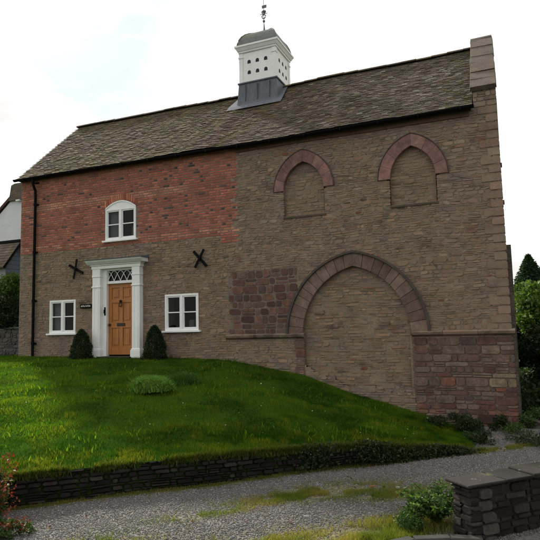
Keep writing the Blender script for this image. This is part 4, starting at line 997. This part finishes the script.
# plants at the foot of the right corner
md2 = md+[(.08, .15, .03)]
def weedclump(x, y, r, h, n, lab, cols=md, size=.06, zb=GZ):
    return plant('wild_plant', lab, 'plant', (x, y, zb), [('foliage', leaves(n, blob((x, y, zb+h*.45), (r, r, h*.6), 9, .45), size, cols, .8, asp=.4))], [([(x, y, zb), (x+R(-.05, .05), y, zb+h*.7)], [.008, .003])], 'weeds along the foot of the house wall')
weedclump(14.35, .15, .3, .42, 1500, 'leafy green weed just right of the house corner')
weedclump(14.75, -.5, .32, .3, 1300, 'low green weed at the right edge beyond the drive', br[1:2]+md)
weedclump(13.2, -.95, .3, .34, 1500, 'dark green weed at the end of the retaining wall', dk+md[2:])
weedclump(12.55, -.9, .3, .28, 1200, 'dark weed where the lawn meets the big blocked arch', dk+md[2:], .05, -1.5)
weedclump(13.75, -.35, .26, .26, 900, 'small weed in front of the red corner blocks', dk+md[2:])
weedclump(14.35, -1.6, .5, .16, 1400, 'flat spreading weed on the drive edge below the corner', dk+md[2:], .05)
weedclump(13.35, -1.9, .34, .22, 1500, 'ragged weed on the drive side of the retaining wall end', dk+md[2:], .05)
weedclump(12.95, -.55, .3, .3, 1300, 'dark weed against the wall left of the red corner blocks', dk+md[2:], .05, -1.56)
weedclump(14.05, -.75, .3, .2, 1100, 'spreading weed below the right corner of the house', md, .05)
weedclump(14.9, .6, .4, .5, 1900, 'tall leafy weed at the right edge beside the house corner', md, .07)
# fallen board
k = MB(); k.box(-.28, .28, -.05, .05, 0, .03, (1.6, 1.4, 1.2), bev=.004); o = build('fallen_board', k, M['kerb']); o.location = (14.55, -.05, GZ+.1); o.rotation_euler = (.1, .25, -.6); tag(o, 'weathered pale board lying among weeds at the house corner', 'board')
# fallen leaves and daisies
def flat_leaves(name, P, Z, size, cols, mt, lab, cat):
    n = len(P); V, F, c = leaves(n, lambda n_: np.stack([P[:, 0], P[:, 1], Z], -1), size, cols, .15, asp=.7); o = np_mesh(name, V, F, c, mt); tag(o, lab, cat, kind='stuff')
P = []
while len(P) < 380:
    x, y = R(8.2, 14.6), R(-9, -.4); d = (x-8.1)*-.684+(y+7.55)*.729
    if (d > -.05 and x < 13.2) or inroad(x, y): continue
    if random.random() < .25+math.exp(-((d+.1)/.3)**2)+gpatch(x, y)*.5: P.append((x, y))
P = np.array(P); flat_leaves('fallen_leaves', P, gz_(P[:, 0], P[:, 1])+.016, .035, [(.12, .07, .03), (.18, .11, .05), (.09, .05, .03), (.2, .16, .06)], M['leaf'], 'brown fallen leaves scattered over the gravel drive', 'leaves')
P = np.array([(x, -7.55+(x-8.1)*.938+R(.3, 6)) for x in [R(3, 12.5) for _ in range(90)]]); P = P[P[:, 1] < -.2]; flat_leaves('daisies', P, ground_z(P, lawnz)+.045, .028, [(.7, .7, .66)], M['leaf'], 'tiny white daisies dotted over the lawn', 'daisies')
# few larger stones on the drive
for (px, py, s_, lab) in ((306, 517, .035, 'small white stone lying on the gravel drive'), (290, 522, .028, 'small flat pinkish stone beside the white one on the drive'), (398, 488, .05, 'pale flat stone on the grassy patch of the drive'), (372, 487, .045, 'orange brown stone on the grassy patch of the drive')):
    d_ = ray(px, py); t_ = (GZ+.01-CAM.z)/d_.z; p = CAM+d_*t_; k = MB(); stone(k, -s_, s_, -s_*.5, s_*.5, -.012, .012, {'small w': (.55, .54, .5), 'small f': (.3, .22, .2), 'pale fl': (.38, .36, .3), 'orange ': (.3, .18, .09)}[lab[:7]], .8, .001, 0, .006)
    k.xf(Matrix.Rotation(math.pi/2, 4, 'X')); o = build('loose_stone', k, M['gravelst']); o.location = (p.x, p.y, GZ+.014); o.rotation_euler = (.1, .1, R(0, 3)); tag(o, lab, 'stone', 'larger stones on the drive')

# ------------------------------------------------------------------ neighbours at far left
nb = tag(empty('white_house', (-7, 6, 0)), 'white rendered neighbouring house gable with stone chimney behind the left corner', 'house')
def nbb(name, mbx, mt, parent=None):
    for i, v in enumerate(mbx.v): mbx.v[i] = (v[0]+7, v[1]-6, v[2])
    return build(name, mbx, mt, parent or nb)
k = MB(); k.prism([(-8.6, -.2), (-2.6, -.2), (-2.6, 6.3), (-4.05, 6.45), (-4.9, 6.12), (-8.6, 3.1)], 1, 4.0, 9); nbb('wall', k, M['render'])
k = MB(); k.prism([(-9.0, 2.95), (-4.85, 6.23), (-4.85, 6.36), (-9.05, 3.08)], 1, 3.93, 9.1); nbb('roof', k, M['plate'])
k = MB(); k.prism([(-4.87, 6.15), (-3.4, 6.15), (-3.4, 6.86), (-4.55, 6.86), (-4.74, 6.80), (-4.80, 6.45)], 1, 3.9, 4.6, (.9, .85, .8)); nbb('chimney', k, M['core'])
k = MB(); k.box(-4.42, -4.22, 3.85, 4.0, 6.10, 6.15); nbb('gutter_end', k, M['white'])
# outbuilding: ridge runs along x, gable faces the house corner
XG = -2.3
def onx(px, py): d_ = ray(px, py); t_ = (XG-CAM.x)/d_.x; return CAM+d_*t_
ga, ge = onx(19.5, 243), onx(5.5, 263)
sl = (ga.z-ge.z)/(ga.y-ge.y); bk_ = ga.y+(ga.y-ge.y)
sh = tag(empty('outbuilding', (XG, ga.y, 0)), 'small tiled outbuilding with blue grey boarded gable between hedge and white house', 'outbuilding')
def shb(name, mbx, mt, parent=None):
    for i, v in enumerate(mbx.v): mbx.v[i] = (v[0]-XG, v[1]-ga.y, v[2])
    return build(name, mbx, mt, parent or sh)
k = MB(); k.prism([(ge.y+.1, 0), (bk_-.1, 0), (bk_-.1, ge.z), (ga.y, ga.z-.08), (ge.y+.1, ge.z)], 0, XG-4, XG-.06, (.6, .6, .6)); shb('wall', k, M['render'])
k = MB()
for i in range(9):
    z0 = ge.z-.5+i*.16; hw = lambda z: max(0, min((ga.z-.02-z)/sl, ga.y-ge.y-.05)); a_, b_ = hw(z0), hw(z0+.15)
    if a_ > .02: k.prism([(ga.y-a_, z0), (ga.y+a_, z0), (ga.y+b_, z0+.15), (ga.y-b_, z0+.15)], 0, XG-.058, XG-.03)
shb('gable_boards', k, M['greyboard'])
k = MB()
for sgn in (-1, 1):
    nrow = 9; L_ = math.hypot(ga.y-ge.y+.15, (ga.y-ge.y+.15)*sl); cs, sn = 1/math.hypot(1, sl), sl/math.hypot(1, sl)
    for r_ in range(nrow):
        x = XG+.06
        while x > XG-4.1:
            s0, s1 = L_*r_/nrow-.02, L_*(r_+1)/nrow+.03; w_ = .22
            def P(xx, s_, l): y = (ga.y-(L_-s_)*cs); z = ga.z+.04-(L_-s_)*sn+l; return (xx, y if sgn < 0 else 2*ga.y-y, z)
            k.add([P(x, s0, .04), P(x-w_+.01, s0, .04+R(0, .01)), P(x-w_+.01, s1, .005), P(x, s1, .005), P(x, s0, .0), P(x-w_+.01, s0, .0)], [(0, 1, 2, 3), (4, 5, 1, 0), (4, 0, 3), (1, 5, 2)], pick(tgrey)); x -= w_
shb('roof', k, M['tile'])
k = MB()
for s_ in (-1, 1):
    a_ = (XG+.07, ga.y, ga.z+.05); b_ = (XG+.07, ga.y+s_*(ga.y-ge.y+.1), ga.z+.05-(ga.y-ge.y+.1)*sl); k.prism([(a_[1], a_[2]), (b_[1], b_[2]), (b_[1], b_[2]-.13), (a_[1], a_[2]-.13)], 0, XG+.03, XG+.075, (1, 1, 1))
k.box(XG-4.1, XG+.07, ga.y-.06, ga.y+.06, ga.z+.04, ga.z+.13)
shb('bargeboard', k, M['black'])

# ------------------------------------------------------------------ light and sky
SUN_EL = math.radians(35); sd = Vector((-.78, .62, 0)).normalized()*math.cos(SUN_EL)+Vector((0, 0, math.sin(SUN_EL)))
l = bpy.data.lights.new('sun', 'SUN'); l.energy = 4.4; l.angle = math.radians(3.5); l.color = (1, .93, .82); so = bpy.data.objects.new('sun', l); C.objects.link(so)
so.rotation_euler = sd.to_track_quat('Z', 'Y').to_euler()
w = bpy.data.worlds.new('World'); S.world = w; w.use_nodes = True; nt = w.node_tree; bg = nt.nodes['Background']
sky = nt.nodes.new('ShaderNodeTexSky'); sky.sky_type = 'NISHITA'; sky.sun_disc = False; sky.sun_elevation = SUN_EL; sky.sun_rotation = math.atan2(sd.x, sd.y); sky.dust_density = 2.
tc = nt.nodes.new('ShaderNodeTexCoord').outputs['Generated']
mp = nt.nodes.new('ShaderNodeMapping'); mp.inputs['Scale'].default_value = (1, 1, 2.6); nt.links.new(tc, mp.inputs['Vector'])
n1 = nt.nodes.new('ShaderNodeTexNoise'); n1.inputs['Scale'].default_value = 3.1; n1.inputs['Detail'].default_value = 8; n1.inputs['Roughness'].default_value = .6; nt.links.new(mp.outputs[0], n1.inputs['Vector'])
cr0 = ramp(nt, [(.40, .15), (.56, 1.)]); nt.links.new(n1.outputs[0], cr0.inputs[0])
hd = nt.nodes.new('ShaderNodeVectorMath'); hd.operation = 'DOT_PRODUCT'; nt.links.new(tc, hd.inputs[0]); hd.inputs[1].default_value = ray(35, 10)
hr = ramp(nt, [(.965, 1.), (.992, 0.)]); nt.links.new(hd.outputs['Value'], hr.inputs[0])
mxh = nt.nodes.new('ShaderNodeMath'); mxh.operation = 'MAXIMUM'; nt.links.new(hr.outputs[0], mxh.inputs[0]); nt.links.new(cr0.outputs[0], mxh.inputs[1]); cr = mxh
# thin bright cloud, brighter towards the sun
dt = nt.nodes.new('ShaderNodeVectorMath'); dt.operation = 'DOT_PRODUCT'; nt.links.new(tc, dt.inputs[0]); dt.inputs[1].default_value = sd
mr = nt.nodes.new('ShaderNodeMapRange'); mr.inputs['From Min'].default_value = -.6; mr.inputs['From Max'].default_value = .95; mr.inputs['To Min'].default_value = 6.5; mr.inputs['To Max'].default_value = 11.5; mr.interpolation_type = 'SMOOTHSTEP'
nt.links.new(dt.outputs['Value'], mr.inputs['Value'])
cc = nt.nodes.new('ShaderNodeVectorMath'); cc.operation = 'SCALE'; cc.inputs[0].default_value = (1.0, .985, .96); nt.links.new(mr.outputs[0], cc.inputs['Scale'])
n5 = nt.nodes.new('ShaderNodeTexNoise'); n5.inputs['Scale'].default_value = 2.2; n5.inputs['Detail'].default_value = 7; nt.links.new(mp.outputs[0], n5.inputs['Vector'])
r5 = ramp(nt, [(.35, .62), (.6, 1.1)]); nt.links.new(n5.outputs[0], r5.inputs[0])
class _c: outputs = [mix(nt, cc.outputs[0], r5.outputs[0], 1., 'MULTIPLY')]
cc = _c
sk = nt.nodes.new('ShaderNodeVectorMath'); sk.operation = 'SCALE'; sk.inputs['Scale'].default_value = .55; nt.links.new(sky.outputs[0], sk.inputs[0]); sky = sk
class _k: outputs = [mix(nt, sk.outputs[0], (4.9, 6.9, 7.5), .75)]
sky = _k
nt.links.new(mix(nt, sky.outputs[0], cc.outputs[0], cr.outputs[0]), bg.inputs['Color']); bg.inputs['Strength'].default_value = .1

# ------------------------------------------------------------------ camera
cam = bpy.data.cameras.new('camera'); co = bpy.data.objects.new('camera', cam); C.objects.link(co); S.camera = co
cam.sensor_width = 36; cam.lens = FL/540*36; cam.clip_start = .05; cam.clip_end = 3000
Mx = Matrix.Identity(4)
for i in range(3): Mx[i][0] = r2[i]; Mx[i][1] = u2[i]; Mx[i][2] = -fw[i]; Mx[i][3] = CAM[i]
co.matrix_world = Mx
S.render.engine = 'CYCLES'; S.view_settings.view_transform = 'Standard'; S.view_settings.look = 'None'; S.view_settings.exposure = .42; S.view_settings.gamma = 1
